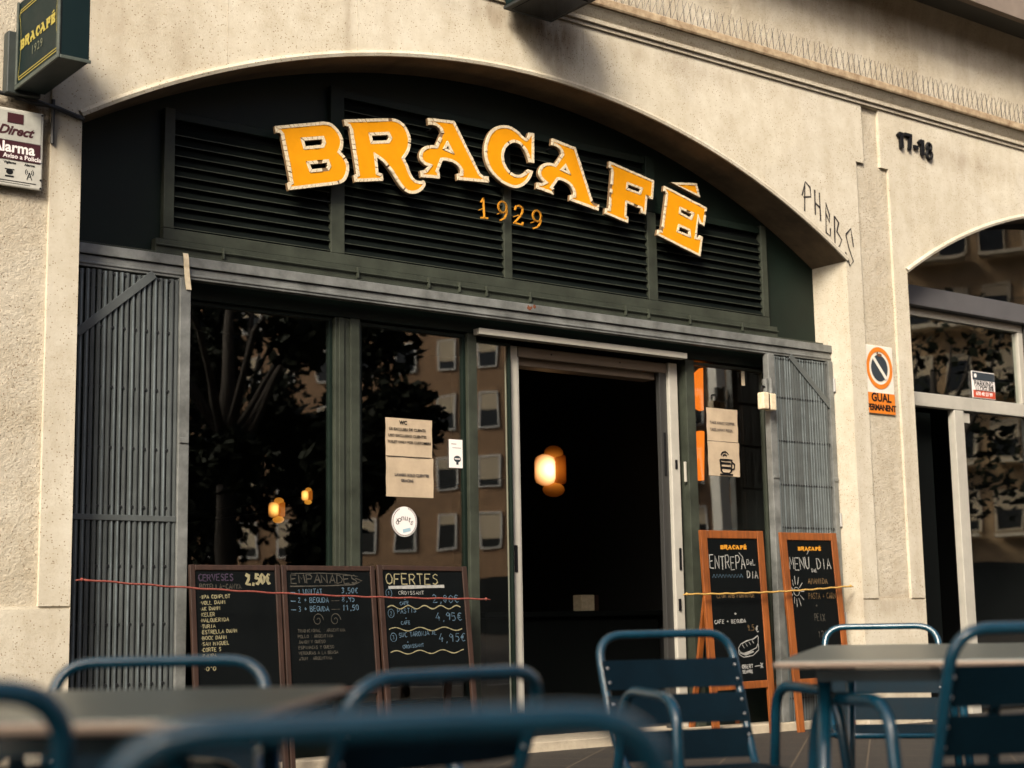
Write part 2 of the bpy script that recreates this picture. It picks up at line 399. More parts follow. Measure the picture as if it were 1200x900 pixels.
M['scrawl'] = mat('scrawl_ink', (.025,.02,.018), .7)
M['orange'] = mat('orange_enamel', (.70,.20,.015), .45, var=.25, vscale=14)
M['signdark'] = mat('dark_slate_enamel', (.03,.04,.05), .45, var=.2, vscale=20)
M['paper'] = mat('kraft_paper', (.47,.37,.255), .8, var=.3, vscale=6, bump=.25, bscale=14)
M['paper_white'] = mat('white_card', (.72,.68,.66), .6)
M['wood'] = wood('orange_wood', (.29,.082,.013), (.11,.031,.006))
M['wood_dark'] = wood('brown_wood', (.036,.014,.007), (.017,.007,.003), .6)  # on the left board frames, their shade is put into this dark brown
M['slate'] = mat('blackboard', (.0022,.0034,.0036), .6, spec=.12, var=.35, vscale=5)
M['ch_white'] = mat('white_chalk', (.34,.34,.32), .95, var=.45, vscale=70)
M['ch_cream'] = mat('cream_chalk', (.28,.25,.14), .95, var=.45, vscale=70)
M['ch_blue'] = mat('blue_chalk', (.075,.135,.19), .95, var=.45, vscale=70)
M['ch_dim'] = mat('rubbed_chalk', (.055,.05,.038), .95, var=.5, vscale=50)
M['ch_ochre'] = mat('ochre_chalk', (.16,.10,.04), .95, var=.4, vscale=50)
M['ch_purple'] = mat('purple_chalk', (.035,.02,.045), .95, var=.4, vscale=50)
M['blue'] = mat('blue_chair_paint', (.0055,.066,.112), .22, var=.3, vscale=14, coat=.6)
M['blue_slat'] = mat('navy_slat_paint', (.0026,.0155,.026), .6, spec=.1, var=.35, vscale=10)
M['steel'] = mat('brushed_steel', (.19,.235,.23), .34, metal=.7, var=.25, vscale=30, stretch=(1, 14, 1))
M['table_rim'] = mat('table_rim', (.34,.26,.20), .45, metal=.5)
M['bolt'] = mat('bright_bolt', (.6,.6,.58), .3, metal=.8)
M['red_rope'] = mat('red_rope', (.15,.012,.008), .8, var=.8, vscale=60, col2=(.22,.07,.05))
M['yellow_rope'] = mat('yellow_rope', (.50,.30,.075), .8, var=.3, vscale=60)
M['wire'] = mat('grey_wire', (.035,.03,.025), .5, metal=.3)
M['cable'] = mat('black_cable', (.012,.012,.012), .6)
M['paving'] = paving_mat()
M['asphalt'] = mat('asphalt', (.05,.05,.052), .85, var=.3, vscale=20, bump=.3, bscale=120)
M['kerb'] = mat('granite_kerb', (.30,.29,.27), .8, var=.3, vscale=30)
M['lamp_hot'] = mat('lamp_hot', (.5,.4,.2), .5, emit=(1.0, .62, .20), estr=1.1)
M['panel_orange'] = mat('orange_panel_glow', (.5,.14,.01), .5, emit=(1.0, .20, .01), estr=.65)  # emission stands in for the light on an orange panel
def hot(name, c0, c1, s0, s1, rad, ctr):
    m = mat(name, (.4,.2,.05), .5); nt = m.node_tree; N = nt.nodes; Lk = nt.links; b = N['Principled BSDF']
    tc = N.new('ShaderNodeTexCoord'); vm = N.new('ShaderNodeVectorMath'); vm.operation = 'DISTANCE'; vm.inputs[1].default_value = ctr; Lk.new(tc.outputs['Object'], vm.inputs[0])
    mr = N.new('ShaderNodeMapRange'); mr.interpolation_type = 'SMOOTHSTEP'; mr.inputs['From Max'].default_value = rad; Lk.new(vm.outputs['Value'], mr.inputs['Value'])
    mr.inputs['To Min'].default_value = s0; mr.inputs['To Max'].default_value = s1; Lk.new(mr.outputs[0], b.inputs['Emission Strength'])
    cr = N.new('ShaderNodeMix'); cr.data_type = 'RGBA'; mr2 = N.new('ShaderNodeMapRange'); mr2.inputs['From Max'].default_value = rad; Lk.new(vm.outputs['Value'], mr2.inputs['Value']); Lk.new(mr2.outputs[0], cr.inputs[0])
    cr.inputs[6].default_value = (*c0, 1); cr.inputs[7].default_value = (*c1, 1); Lk.new(cr.outputs[2], b.inputs['Emission Color'])
    return m
M['lamp_hot'] = hot('lamp_hot_spot', (1, .74, .38), (1, .27, .02), 1.9, .03, .19, (-.075, -.06, -.015))
M['lamp_small'] = hot('small_lamp_glow', (1, .62, .16), (1, .25, .02), 1.5, .04, .075, (-.03, -.03, 0))
M['lamp_glow'] = hot('lamp_glow', (1, .42, .05), (1, .2, .01), .42, .02, .22, (.02, 0, -.02))
M['lamp_amber'] = hot('amber_shade', (1, .26, .02), (1, .14, .01), .22, .01, .17, (.04, 0, 0))
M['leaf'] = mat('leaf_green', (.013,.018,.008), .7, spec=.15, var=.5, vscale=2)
M['bark'] = mat('bark', (.05,.04,.03), .9, var=.4, vscale=9, bump=.4)
M['railing'] = mat('balcony_iron', (.02,.02,.022), .5)
M['brown_render'] = mat('brown_render', (.40,.245,.135), .9, var=.35, vscale=2)
M['ochre_render'] = mat('ochre_render', (.52,.36,.20), .9, var=.35, vscale=2)
M['grey_render'] = mat('grey_render', (.32,.27,.20), .9, var=.35, vscale=2)
M['pale_trim'] = mat('pale_trim', (.66,.58,.44), .8)
M['blind'] = mat('roller_blind', (.60,.50,.35), .8)
M['dark_glass'] = mat('dark_window', (.015,.018,.02), .12)
M['white_paint'] = mat('white_paint', (.8,.78,.72), .6)
LETTERS = [
['B',[(4.1884,3.7658,0),(4.5088,3.852,0),(4.5604,3.8518,1),(4.5994,3.8299,1),(4.6319,3.7922,1),(4.6449,3.7538,1),(4.6397,3.7122,1),(4.6286,3.687,0),(4.6579,3.6631,1),(4.6807,3.6263,1),(4.6853,3.5865,1),(4.6708,3.5377,1),(4.6446,3.5046,1),(4.5992,3.4829,0),(4.2811,3.3985,0),(4.2704,3.4417,0),(4.2901,3.4533,0),(4.2306,3.717,0),(4.2194,3.728,0),(4.196,3.7248,0)],[[(4.3817,3.7116,0),(4.4993,3.7406,0),(4.5057,3.7233,0),(4.4993,3.7095,0),(4.3913,3.6813,0)],[(4.42,3.5756,0),(4.5315,3.6041,0),(4.5386,3.588,0),(4.5315,3.5753,0),(4.4308,3.55,0)]],0.2595],
['R',[(4.6497,3.8917,0),(4.992,3.9635,0),(5.047,3.957,1),(5.0953,3.9239,1),(5.1226,3.8687,1),(5.1257,3.8211,1),(5.1113,3.7707,1),(5.0797,3.7222,0),(5.1002,3.691,1),(5.124,3.6412,1),(5.1515,3.6069,1),(5.1899,3.6011,1),(5.218,3.6086,1),(5.2319,3.5899,1),(5.221,3.5611,1),(5.1892,3.531,1),(5.1472,3.5125,1),(5.0986,3.5109,1),(5.0575,3.5353,1),(5.0235,3.5713,1),(4.9896,3.6132,1),(4.949,3.6538,1),(4.9086,3.6824,1),(4.8803,3.6953,0),(4.8913,3.6059,0),(4.9216,3.6009,0),(4.9268,3.5587,0),(4.7265,3.5189,0),(4.718,3.5617,0),(4.7378,3.573,0),(4.6923,3.8352,0),(4.6825,3.851,0),(4.6595,3.8526,0)],[[(4.8453,3.8248,0),(4.9571,3.8497,0),(4.9672,3.8348,0),(4.9569,3.8181,0),(4.8519,3.7964,0)]],0.1962],
['A',[(5.255,4.0145,0),(5.4539,4.033,0),(5.6509,3.7269,0),(5.6774,3.7118,0),(5.7144,3.7167,0),(5.7183,3.6738,0),(5.4745,3.6523,0),(5.4706,3.6945,0),(5.4982,3.7018,0),(5.4965,3.7208,1),(5.4726,3.7444,1),(5.4272,3.7599,1),(5.3785,3.7604,1),(5.3611,3.7574,0),(5.3306,3.6868,0),(5.3389,3.6811,0),(5.3415,3.639,0),(5.2013,3.626,0),(5.1955,3.6683,0),(5.2303,3.6778,0),(5.2528,3.7049,0),(5.2275,3.7088,1),(5.1993,3.7311,1),(5.1901,3.762,1),(5.1999,3.7962,1),(5.2288,3.8257,1),(5.2671,3.8417,1),(5.312,3.8486,0),(5.355,3.9385,0),(5.3423,3.9582,1),(5.3135,3.9722,1),(5.2878,3.9746,1),(5.259,3.9692,0)],[[(5.4013,3.8599,0),(5.3913,3.8422,0),(5.4217,3.8337,0)]],0.0922],
['C',[(6.0465,4.0636,0),(6.0933,4.0667,0),(6.087,3.8636,0),(6.045,3.863,0),(6.0358,3.8939,1),(6.0167,3.9284,1),(5.9844,3.9605,1),(5.9453,3.9752,1),(5.9057,3.9655,1),(5.866,3.9344,1),(5.8443,3.8932,1),(5.8415,3.85,1),(5.8569,3.8099,1),(5.8887,3.7779,1),(5.934,3.764,1),(5.9802,3.7742,1),(6.0136,3.7958,1),(6.0339,3.8153,0),(6.079,3.812,0),(6.0593,3.7683,1),(6.0251,3.7224,1),(5.9782,3.6882,1),(5.9254,3.6718,1),(5.867,3.6758,1),(5.8029,3.6974,1),(5.7397,3.7427,1),(5.6994,3.8047,1),(5.6861,3.8764,1),(5.6989,3.9475,1),(5.732,4.0119,1),(5.7843,4.0562,1),(5.8429,4.0761,1),(5.9016,4.0778,1),(5.9538,4.0603,1),(5.9928,4.035,1),(6.0189,4.0218,1),(6.0358,4.0319,1)],[],-0.0214],
['A',[(6.2426,4.0612,0),(6.4437,4.0332,0),(6.5818,3.6902,0),(6.5988,3.6773,0),(6.6367,3.6738,0),(6.6311,3.6252,0),(6.3821,3.6597,0),(6.3871,3.7003,0),(6.4143,3.7045,0),(6.4149,3.7261,1),(6.3889,3.7588,1),(6.3433,3.7791,1),(6.2975,3.7851,1),(6.2836,3.7786,0),(6.2426,3.7264,0),(6.2538,3.7209,0),(6.2503,3.6778,0),(6.1027,3.697,0),(6.109,3.7414,0),(6.1449,3.7412,0),(6.1677,3.7509,0),(6.1529,3.7576,1),(6.1274,3.7867,1),(6.1229,3.8162,1),(6.1403,3.8524,1),(6.1787,3.8814,1),(6.2243,3.8909,1),(6.2622,3.8893,0),(6.3218,3.9688,0),(6.3109,3.9884,1),(6.2808,4.0077,1),(6.2351,4.012,0)],[[(6.3522,3.8768,0),(6.338,3.8634,0),(6.3685,3.8543,0)]],-0.1351],
['F',[(6.7387,3.9895,0),(7.1457,3.919,0),(7.1247,3.7781,0),(7.0764,3.7878,0),(7.0586,3.6638,0),(7.0194,3.6694,0),(7.0132,3.6996,0),(6.8887,3.7194,0),(6.8781,3.6316,0),(6.8997,3.6224,0),(6.8922,3.5792,0),(6.6862,3.6146,0),(6.6927,3.6573,0),(6.7213,3.656,0),(6.7578,3.9167,0),(6.7527,3.9355,0),(6.7335,3.9436,0)],[[(6.9047,3.8518,0),(7.015,3.8369,0),(7.0044,3.8142,0),(6.9001,3.8273,0)]],-0.1703],
['E',[(7.2391,3.8986,0),(7.6474,3.8026,0),(7.616,3.6598,0),(7.5729,3.673,0),(7.559,3.7122,0),(7.5337,3.5728,0),(7.554,3.5722,0),(7.5642,3.5907,0),(7.5962,3.5814,0),(7.564,3.4347,0),(7.1557,3.5341,0),(7.1646,3.5756,0),(7.2,3.5738,0),(7.2564,3.8422,0),(7.2479,3.8545,0),(7.232,3.8588,0)],[[(7.3925,3.7507,0),(7.4971,3.732,0),(7.482,3.7058,0),(7.3888,3.7283,0)],[(7.3731,3.624,0),(7.4589,3.6061,0),(7.4603,3.5777,0),(7.3627,3.5953,0)]],-0.2388],
]
ACCENT = [(7.3009, 3.933, 0), (7.5359, 3.9638, 1), (7.5584, 3.948, 1), (7.5851, 3.8657, 0)]
# ------------------------------------------------------------------ the cafe building
PITCH, OW, AR, ACZ, ZT = 6.63, 5.92, 5.705, -1.344, 4.80
OPEN = [2.96 - PITCH, 2.96, 2.96 + PITCH]
RV = 0.34                                    # depth of the reveals
def zarc(x, a0): return ACZ + math.sqrt(AR*AR - (x - a0 - OW/2)**2)
bld = thing('cafe_building', 'cream stucco building front with wide shallow arches above the cafe and its neighbour', 'building')
wall = MB()
for a0 in OPEN:
    soff = MB(); bead = MB()
    n = 56; xs = [a0 + OW*i/n for i in range(n+1)]
    zs = [zarc(x, a0) for x in xs]
    for i in range(n):
        wall.quad((xs[i], 0, zs[i]), (xs[i+1], 0, zs[i+1]), (xs[i+1], 0, ZT), (xs[i], 0, ZT))
        soff.quad((xs[i], 0.004, zs[i]), (xs[i], RV, zs[i]), (xs[i+1], RV, zs[i+1]), (xs[i+1], 0.004, zs[i+1]))
    # a raised bead round the arch edge
    for i in range(n):
        def pt(k, off, y):
            cx = a0 + OW/2; x = xs[k]; z = zs[k]; d = Vector((x-cx, z-ACZ)).normalized()
            return (x + d.x*off, y, z + d.y*off)
        prof = [(0.0, 0.002), (0.0, -.014), (.018, -.020), (.034, -.012), (.036, 0.0)]
        for k in range(len(prof)-1):
            bead.quad(pt(i, *prof[k]), pt(i, *prof[k+1]), pt(i+1, *prof[k+1]), pt(i+1, *prof[k]))
    for xj, sgn in ((a0, 1), (a0+OW, -1)):
        z1 = zarc(xj, a0)
        q = [(xj, 0, -.1), (xj, RV, -.1), (xj, RV, z1), (xj, 0, z1)]
        wall.quad(*(q if sgn < 0 else q[::-1]))
    soff.build('arch_soffit', M['soffit_brown'], bld, smooth=True)
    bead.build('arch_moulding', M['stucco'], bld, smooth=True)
def cells(xc, zc, depth, target):
    nx, nz = len(xc)-1, len(zc)-1
    for i in range(nx):
        for j in range(nz):
            d, mbx = depth(i, j); x0, x1, z0, z1 = xc[i], xc[i+1], zc[j], zc[j+1]
            mbx.quad((x0, d, z0), (x1, d, z0), (x1, d, z1), (x0, d, z1))
            if i+1 < nx:
                d2 = depth(i+1, j)[0]
                if d2 != d: target.quad((x1, d, z0), (x1, d2, z0), (x1, d2, z1), (x1, d, z1))
            if j+1 < nz:
                d2 = depth(i, j+1)[0]
                if d2 != d: target.quad((x0, d, z1), (x1, d, z1), (x1, d2, z1), (x0, d2, z1))
PIL = [OPEN[0]-.71, OPEN[0]+OW, OPEN[1]+OW, OPEN[2]+OW]
for p0 in PIL:
    rough = MB()
    xc = [p0, p0+.17, p0+.26, p0+.46, p0+.55, p0+.71]; zc = [-.1, 1.032, 1.046, 4.33, 4.79, ZT]
    def dep(i, j):
        if j == 1: return (.010, wall)
        if j == 2 and i in (1, 2, 3): return (.022, rough)
        if j == 3 and i == 2: return (.026, rough)
        return (0.0, wall)
    cells(xc, zc, dep, wall)
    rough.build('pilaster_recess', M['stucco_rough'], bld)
# closing faces of the wall block
XL, XR = PIL[0], PIL[3]+.71
wall.quad((XL, 0, -.1), (XL, RV, -.1), (XL, RV, ZT), (XL, 0, ZT)); wall.quad((XR, 0, -.1), (XR, RV, -.1), (XR, RV, ZT), (XR, 0, ZT))
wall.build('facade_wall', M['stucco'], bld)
for xs_, za_, zb_ in ((3.78, 3.985, 4.79), (4.62, 4.245, 4.79), (6.36, 4.36, 4.79)):
    sm_ = MB(); pz_ = [za_ + (zb_-za_)*i/9 for i in range(10)]
    sm_.tube([(xs_ + random.uniform(-.004, .004), .0015, z) for z in pz_], .003, 5); sm_.build('wall_seam', M['stucco_rough'], bld)
cor = MB()
prof = [(0.03, 4.795), (-.016, 4.795), (-.016, 4.816), (-.008, 4.820), (-.034, 4.824), (-.034, 4.850), (-.024, 4.856), (-.040, 4.875), (-.062, 4.905), (-.074, 4.915), (-.066, 4.921)]
for i in range(len(prof)-1):
    (ya, za), (yb, zb) = prof[i], prof[i+1]
    cor.quad((XL, ya, za), (XR, ya, za), (XR, yb, zb), (XL, yb, zb))
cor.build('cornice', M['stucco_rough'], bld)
ce = MB()
prof = [(-.062, 4.921), (-.086, 4.923), (-.092, 4.934), (-.092, 4.978), (-.080, 4.988), (.02, 5.0)]
for i in range(len(prof)-1):
    (ya, za), (yb, zb) = prof[i], prof[i+1]
    ce.quad((XL, ya, za), (XR, ya, za), (XR, yb, zb), (XL, yb, zb))
ce.build('cornice_edge', M['cornice_edge'], bld)
up = MB()
nz_ = 12
for i in range(nz_):               # upper wall with a cove into the slab
    def cv(k):
        t = k/nz_
        z = 4.99 + t*.79; y = .02 - (.0 if t < .75 else ((t-.75)/.25)**2*.06)
        return y, z
    (ya, za), (yb, zb) = cv(i), cv(i+1)
    up.quad((XL, ya, za), (XR, ya, za), (XR, yb, zb), (XL, yb, zb))
up.build('upper_wall', M['stucco_upper'], bld, smooth=True)
sl = MB(); sl.box(XL, XR, -.36, -.30, 5.745, 6.0); sl.build('balcony_slab', M['soffit'], bld)
sl = MB(); sl.box(XL, XR, -.297, .5, 5.78, 6.0); sl.build('balcony_edge_band', M['soffit_band'], bld)
up = MB(); up.box(XL-8, XR+14, .06, 12, 6.003, 12.5); up.build('first_floor_wall', M['stucco_upper'], bld)
# interior of the cafe: a dark room
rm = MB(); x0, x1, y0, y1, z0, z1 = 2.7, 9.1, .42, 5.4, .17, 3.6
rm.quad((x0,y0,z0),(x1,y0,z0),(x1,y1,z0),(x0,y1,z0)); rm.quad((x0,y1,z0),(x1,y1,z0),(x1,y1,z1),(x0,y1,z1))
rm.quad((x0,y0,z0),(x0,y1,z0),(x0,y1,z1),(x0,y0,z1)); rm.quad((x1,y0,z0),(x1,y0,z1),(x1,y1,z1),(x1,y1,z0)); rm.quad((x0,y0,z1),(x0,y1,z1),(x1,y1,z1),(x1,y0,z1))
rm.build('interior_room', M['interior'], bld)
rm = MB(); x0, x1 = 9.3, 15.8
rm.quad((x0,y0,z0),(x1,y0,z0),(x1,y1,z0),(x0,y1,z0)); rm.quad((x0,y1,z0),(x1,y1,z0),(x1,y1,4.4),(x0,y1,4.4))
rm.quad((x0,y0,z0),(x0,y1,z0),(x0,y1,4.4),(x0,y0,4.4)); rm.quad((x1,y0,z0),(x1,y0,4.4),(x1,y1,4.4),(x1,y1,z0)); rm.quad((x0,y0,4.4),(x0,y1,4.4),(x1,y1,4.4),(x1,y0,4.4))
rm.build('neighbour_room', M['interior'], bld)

# ------------------------------------------------------------------ cafe shopfront
sf = thing('cafe_shopfront', 'dark green cafe front with louvred tympanum, big windows and open sliding door', 'shopfront')
A0 = 2.96; T = .32
tp = MB(); n = 40; xs = [A0 - .02 + (OW+.04)*i/n for i in range(n+1)]
for i in range(n):
    za, zb = zarc(min(max(xs[i], A0), A0+OW), A0)+.02, zarc(min(max(xs[i+1], A0), A0+OW), A0)+.02
    tp.quad((xs[i], T+.014, 2.80), (xs[i+1], T+.014, 2.80), (xs[i+1], T+.014, zb), (xs[i], T+.014, za))
tp.build('tympanum_panel', M['dark_green'], sf)
# frame of the louvre banks
BK = [(3.615, 4.61, 3.72), (4.71, 5.895, 4.06), (5.965, 7.145, 4.06), (7.235, 8.275, 3.72)]
fr = MB()
fr.box(3.55, 8.335, T-.035, T+.012, 3.03, 3.095)
fr.box(3.55, 3.612, T-.033, T+.012, 3.097, 3.78)
fr.box(8.278, 8.335, T-.033, T+.012, 3.097, 3.78)
for xa, xb, zt in ((4.613, 4.707, 4.12), (5.898, 5.962, 4.12), (7.148, 7.232, 4.12)): fr.box(xa, xb, T-.030, T+.012, 3.097, 3.72)
frd = MB()
for xa, xb, zt in ((4.613, 4.707, 4.12), (5.898, 5.962, 4.12), (7.148, 7.232, 4.12)): frd.box(xa, xb, T-.029, T+.012, 3.722, zt)
for xa, xb, zt in BK: frd.box(xa-.002, xb+.002, T-.024, T+.012, zt+.002, zt+.05)
frd.build('upper_louvre_frame', M['dark_green'], sf, bevel=.003)  # upper posts and tops coloured darker, standing in for their shade
fr.build('louvre_frame', M['green'], sf, bevel=.003)
for xa, xb, zt in BK:
    b = MB(); b.quad((xa, T+.010, 3.097), (xb, T+.010, 3.097), (xb, T+.010, zt), (xa, T+.010, zt))
    bank = b.build('louvre_bank', M['black'], sf)
    s = MB(); z = 3.105
    while z < zt - .05:
        dx = random.uniform(-.001, .001)
        s.add([(xa, T-.024+dx, z), (xb, T-.024+dx, z), (xb, T-.024+dx, z+.005), (xa, T-.024+dx, z+.005), (xa, T+.008, z+.046), (xb, T+.008, z+.046), (xb, T+.008, z+.051), (xa, T+.008, z+.051)],
              [(0,1,2,3), (3,2,6,7), (1,0,4,5), (0,3,7,4), (2,1,5,6)])
        s.mi[-5] = 1  # front edge in lighter paint: the light it catches is put into colour
        z += .0585
    s.build('slat', [M['louvre'], M['green']], bank)
ap = MB()
ap.box(A0, A0+OW, T-.060, T+.012, 2.918, 2.952); ap.box(3.50, 8.40, T-.045, T+.010, 2.954, 3.028)
ap.tube([(3.50, T-.055, 2.992), (8.40, T-.055, 2.992)], .006, 6)
for x in (3.9, 4.78, 5.29, 5.52, 5.73, 6.08, 6.9, 7.11, 7.5, 8.02): ap.box(x-.006, x+.006, T-.068, T-.046, 2.955, 3.02)
ap.build('apron_beam', M['green'], sf, bevel=.002)
rl = MB()
rl.box(A0+.004, A0+OW-.004, .175, .250, 2.866, 2.920)
rl.box(A0+.006, A0+OW-.006, .190, .245, 2.800, 2.862)
rl.box(A0+.006, A0+OW-.006, .183, .189, 2.815, 2.828)
rl.build('gate_track_beam', M['galv'], sf, bevel=.004)
ru = MB(); rx = 6.02
for k in range(9): ru.sphere((rx+random.uniform(-.03,.03), .1745, 2.895+random.uniform(-.018,.018)), random.uniform(.006,.014), 7, 5, (1,.12,1))
ru.build('rust_spot', mat('rust', (.16,.05,.02), .9, var=.5, vscale=60), sf)
G = .38
hd = MB()
hd.box(A0, A0+OW, G-.05, G+.03, 2.725, 2.93)
hd.box(A0, 3.725, G-.02, G+.04, .14, 2.722)                # dark panels behind the gates
hd.box(8.335, A0+OW, G-.02, G+.04, .14, 2.722)
hd.box(3.727, 5.64, G-.03, G+.035, .14, .46)               # kick panels under the glass
hd.box(7.60, 8.333, G-.03, G+.035, .14, .46)
hd.build('front_panelling', M['dark_green'], sf, bevel=.003)
def mullion(xa, xb, groove=True):
    m = MB(); w = xb-xa
    m.box(xa, xb, G-.045, G+.04, .142, 2.722)
    if groove:
        m.box(xa+w*.12, xa+w*.32, G-.058, G-.046, .142, 2.721); m.box(xa+w*.55, xa+w*.9, G-.062, G-.046, .142, 2.721)
    m.build('mullion', M['green'], sf, bevel=.003)
mullion(4.668, 4.845); mullion(5.632, 5.700, False); mullion(7.512, 7.594, False)
def window(x0, x1, z0, z1, frame, name='window', fw=.022):
    f = MB()
    f.box(x0, x1, G-.02, G+.02, z1-fw, z1); f.box(x0, x1, G-.02, G+.02, z0, z0+fw)
    f.box(x0, x0+fw, G-.018, G+.018, z0+fw, z1-fw); f.box(x1-fw, x1, G-.018, G+.018, z0+fw, z1-fw)
    o = f.build(name, frame, sf, bevel=.002)
    p = MB(); p.box(x0+fw*.6, x1-fw*.6, G-.003, G+.003, z0+fw*.6, z1-fw*.6); p.build('pane', M['glass'], o)
    return o
window(3.727, 4.665, .462, 2.722, M['dark_green']); window(4.848, 5.629, .462, 2.715, M['dark_green'])
window(5.703, 5.99, .20, 2.69, M['dark_green'], 'side_light', .014); window(7.597, 8.332, .462, 2.715, M['green'])
tr = MB(); tr.box(5.672, 7.462, .262, .330, 2.708, 2.748); tr.build('door_track', M['alu'], sf, bevel=.003)
dr = empty('sliding_door', (0, 0, 0), parent=sf)
s = MB(); s.box(5.988, 6.072, .395, .432, .20, 2.688); s.box(6.074, 6.086, .402, .428, .20, 2.64); s.build('stile', M['alu'], dr, bevel=.006)
s = MB(); s.box(7.386, 7.468, .375, .412, .20, 2.692); s.build('stile', M['alu'], dr, bevel=.006)
s = MB(); s.box(7.318, 7.384, .40, .44, .20, 2.69); s.build('jamb_post', M['alu_grey'], dr, bevel=.004)
s = MB(); s.box(6.074, 7.384, .392, .43, 2.618, 2.686); s.box(6.09, 7.316, .445, .56, 2.57, 2.70); s.build('header', M['alu_brown'], dr, bevel=.004)
for x in (6.35, 6.95):
    s = MB(); s.disc((x, .390, 2.655), .006, 10); s.build('screw', M['ink'], dr)
def slot(x, z, h, w, y):
    s = MB(); s.box(x-w/2, x+w/2, y-.006, y, z-h/2, z+h/2); s.build('handle', M['ink'], dr, bevel=.004)
slot(6.028, 1.32, .17, .026, .3945); slot(7.428, 1.98, .065, .022, .3745); slot(7.437, 1.33, .15, .022, .3745); slot(7.350, 2.05, .30, .02, .3995)
s = MB(); s.box(7.405, 7.425, .362, .374, .98, 1.06); s.build('lock_plate', M['ink'], dr, bevel=.003)
s = MB(); s.box(7.484, 7.500, .345, .36, 1.86, 2.0); s.build('latch', M['alu'], dr, bevel=.003)
th = MB(); th.box(A0+.002, A0+OW-.002, .16, .60, .10, .200); th.build('threshold', M['threshold'], sf, bevel=.006)

# ------------------------------------------------------------------ folding gates
def gate(x0, x1, pitch, label, brace, posts):
    g = thing('folding_gate', label, 'gate', group='folding gates beside the cafe opening')
    s = MB(); x = x0
    while x + pitch*.66 <= x1 + .004:
        w = pitch*random.uniform(.60, .68); zt = 2.79 - random.uniform(0, .006); zb = .20 + random.uniform(0, .006)
        yj = .193 + random.uniform(-.004, .004)
        s.box(x, x+w, yj-.008, yj+.006, zb, zt); s.cur = random.choice((0, 1, 1)); s.box(x+w*.32, x+w*.68, yj-.012, yj-.0085, zb, zt); s.cur = 0
        x += pitch
    s.build('slat', [M['gate'], M['gate_light']], g)
    rv = MB(); zr = 2.795
    rows = [2.775, 2.49, 2.175, 1.86, 1.555, 1.25, .953, .65, .36]
    for z in rows:
        rv.box(x0, x1, .200, .206, z-.007, z+.007)
        x = x0 + pitch*.83
        while x < x1:
            rv.disc((x, .180, z), pitch*.22, 8, d=.02); x += pitch*2 if pitch > .03 else pitch
    rv.build('rivet', M['rivet'], g)
    s = MB(); s.box(x0-.01, x1+.002, .176, .184, 1.482, 1.512); s.build('cross_bar', M['gate'], g, bevel=.002)
    for (a, b) in posts:
        p = MB(); p.box(a, b, .168, .222, .20, 2.798); p.box(a+.004, b-.004, .160, .167, 1.9, 1.93); p.build('post', M['galv'], g, bevel=.004)
    br = MB(); br.bar(brace[0], brace[1], .045, .008); br.build('brace', M['gate'], g, bevel=.002)
    return g
gl = gate(3.012, 3.596, .0315, 'left folding gate of grey vertical slats beside the black window, brace slanting up rightwards', ((3.03, .177, 2.44), (3.45, .177, 2.80)), ((3.600, 3.662),))
gr = gate(8.245, 8.815, .0270, 'right folding gate of pale grey slats behind the two sunny menu boards', ((8.415, .177, 2.80), (8.835, .177, 2.455)), ((8.172, 8.238), (8.820, 8.868)))
for z in (2.62, 1.62, .9):
    h = MB(); h.tube([(8.872, .165, z-.05), (8.872, .165, z+.05)], .011, 8); h.build('hinge', M['bolt'], gr)
t = thing('cloth_strap', 'frayed cream cloth strap looped over the beam above the left folding gate', 'strap')
s = MB()
pz = [(3.625, 2.935, .168), (3.627, 2.90, .160), (3.630, 2.86, .163), (3.634, 2.80, .160), (3.645, 2.735, .162)]
for i in range(len(pz)-1):
    a, b = pz[i], pz[i+1]; w = .015
    s.add([(a[0]-w, a[2], a[1]), (a[0]+w, a[2], a[1]), (b[0]+w, b[2], b[1]), (b[0]-w, b[2], b[1]), (a[0]-w, a[2]-.004, a[1]), (a[0]+w, a[2]-.004, a[1]), (b[0]+w, b[2]-.004, b[1]), (b[0]-w, b[2]-.004, b[1])],
          [(4,7,6,5), (0,1,2,3), (0,3,7,4), (1,5,6,2)])
s.build('strap_band', M['bulb'], t)
# padlock and taped bundle on the right gate's leading post
t = thing('gate_lock', 'cream taped lock box with a metal sleeve hung on the right folding gate', 'lock')
s = MB(); s.box(8.035, 8.095, .10, .16, 2.38, 2.50); s.box(8.105, 8.168, .10, .16, 2.375, 2.495); s.build('lock_case', M['bulb'], t, bevel=.008)
s = MB(); s.box(8.096, 8.104, .102, .158, 2.38, 2.49); s.build('tape', M['wood_dark'], t)
s = MB(); s.tube([(8.10, .14, 2.50), (8.10, .14, 2.60)], .022, 10); s.tube([(8.15, .14, 2.50), (8.15, .14, 2.61)], .022, 10); s.build('sleeve', M['galv'], t)
s = MB(); s.tube(fillet([(8.05, .13, 2.50), (8.05, .13, 2.545), (8.09, .13, 2.545), (8.09, .13, 2.50)], .02), .007, 6); s.build('shackle', M['ink'], t)

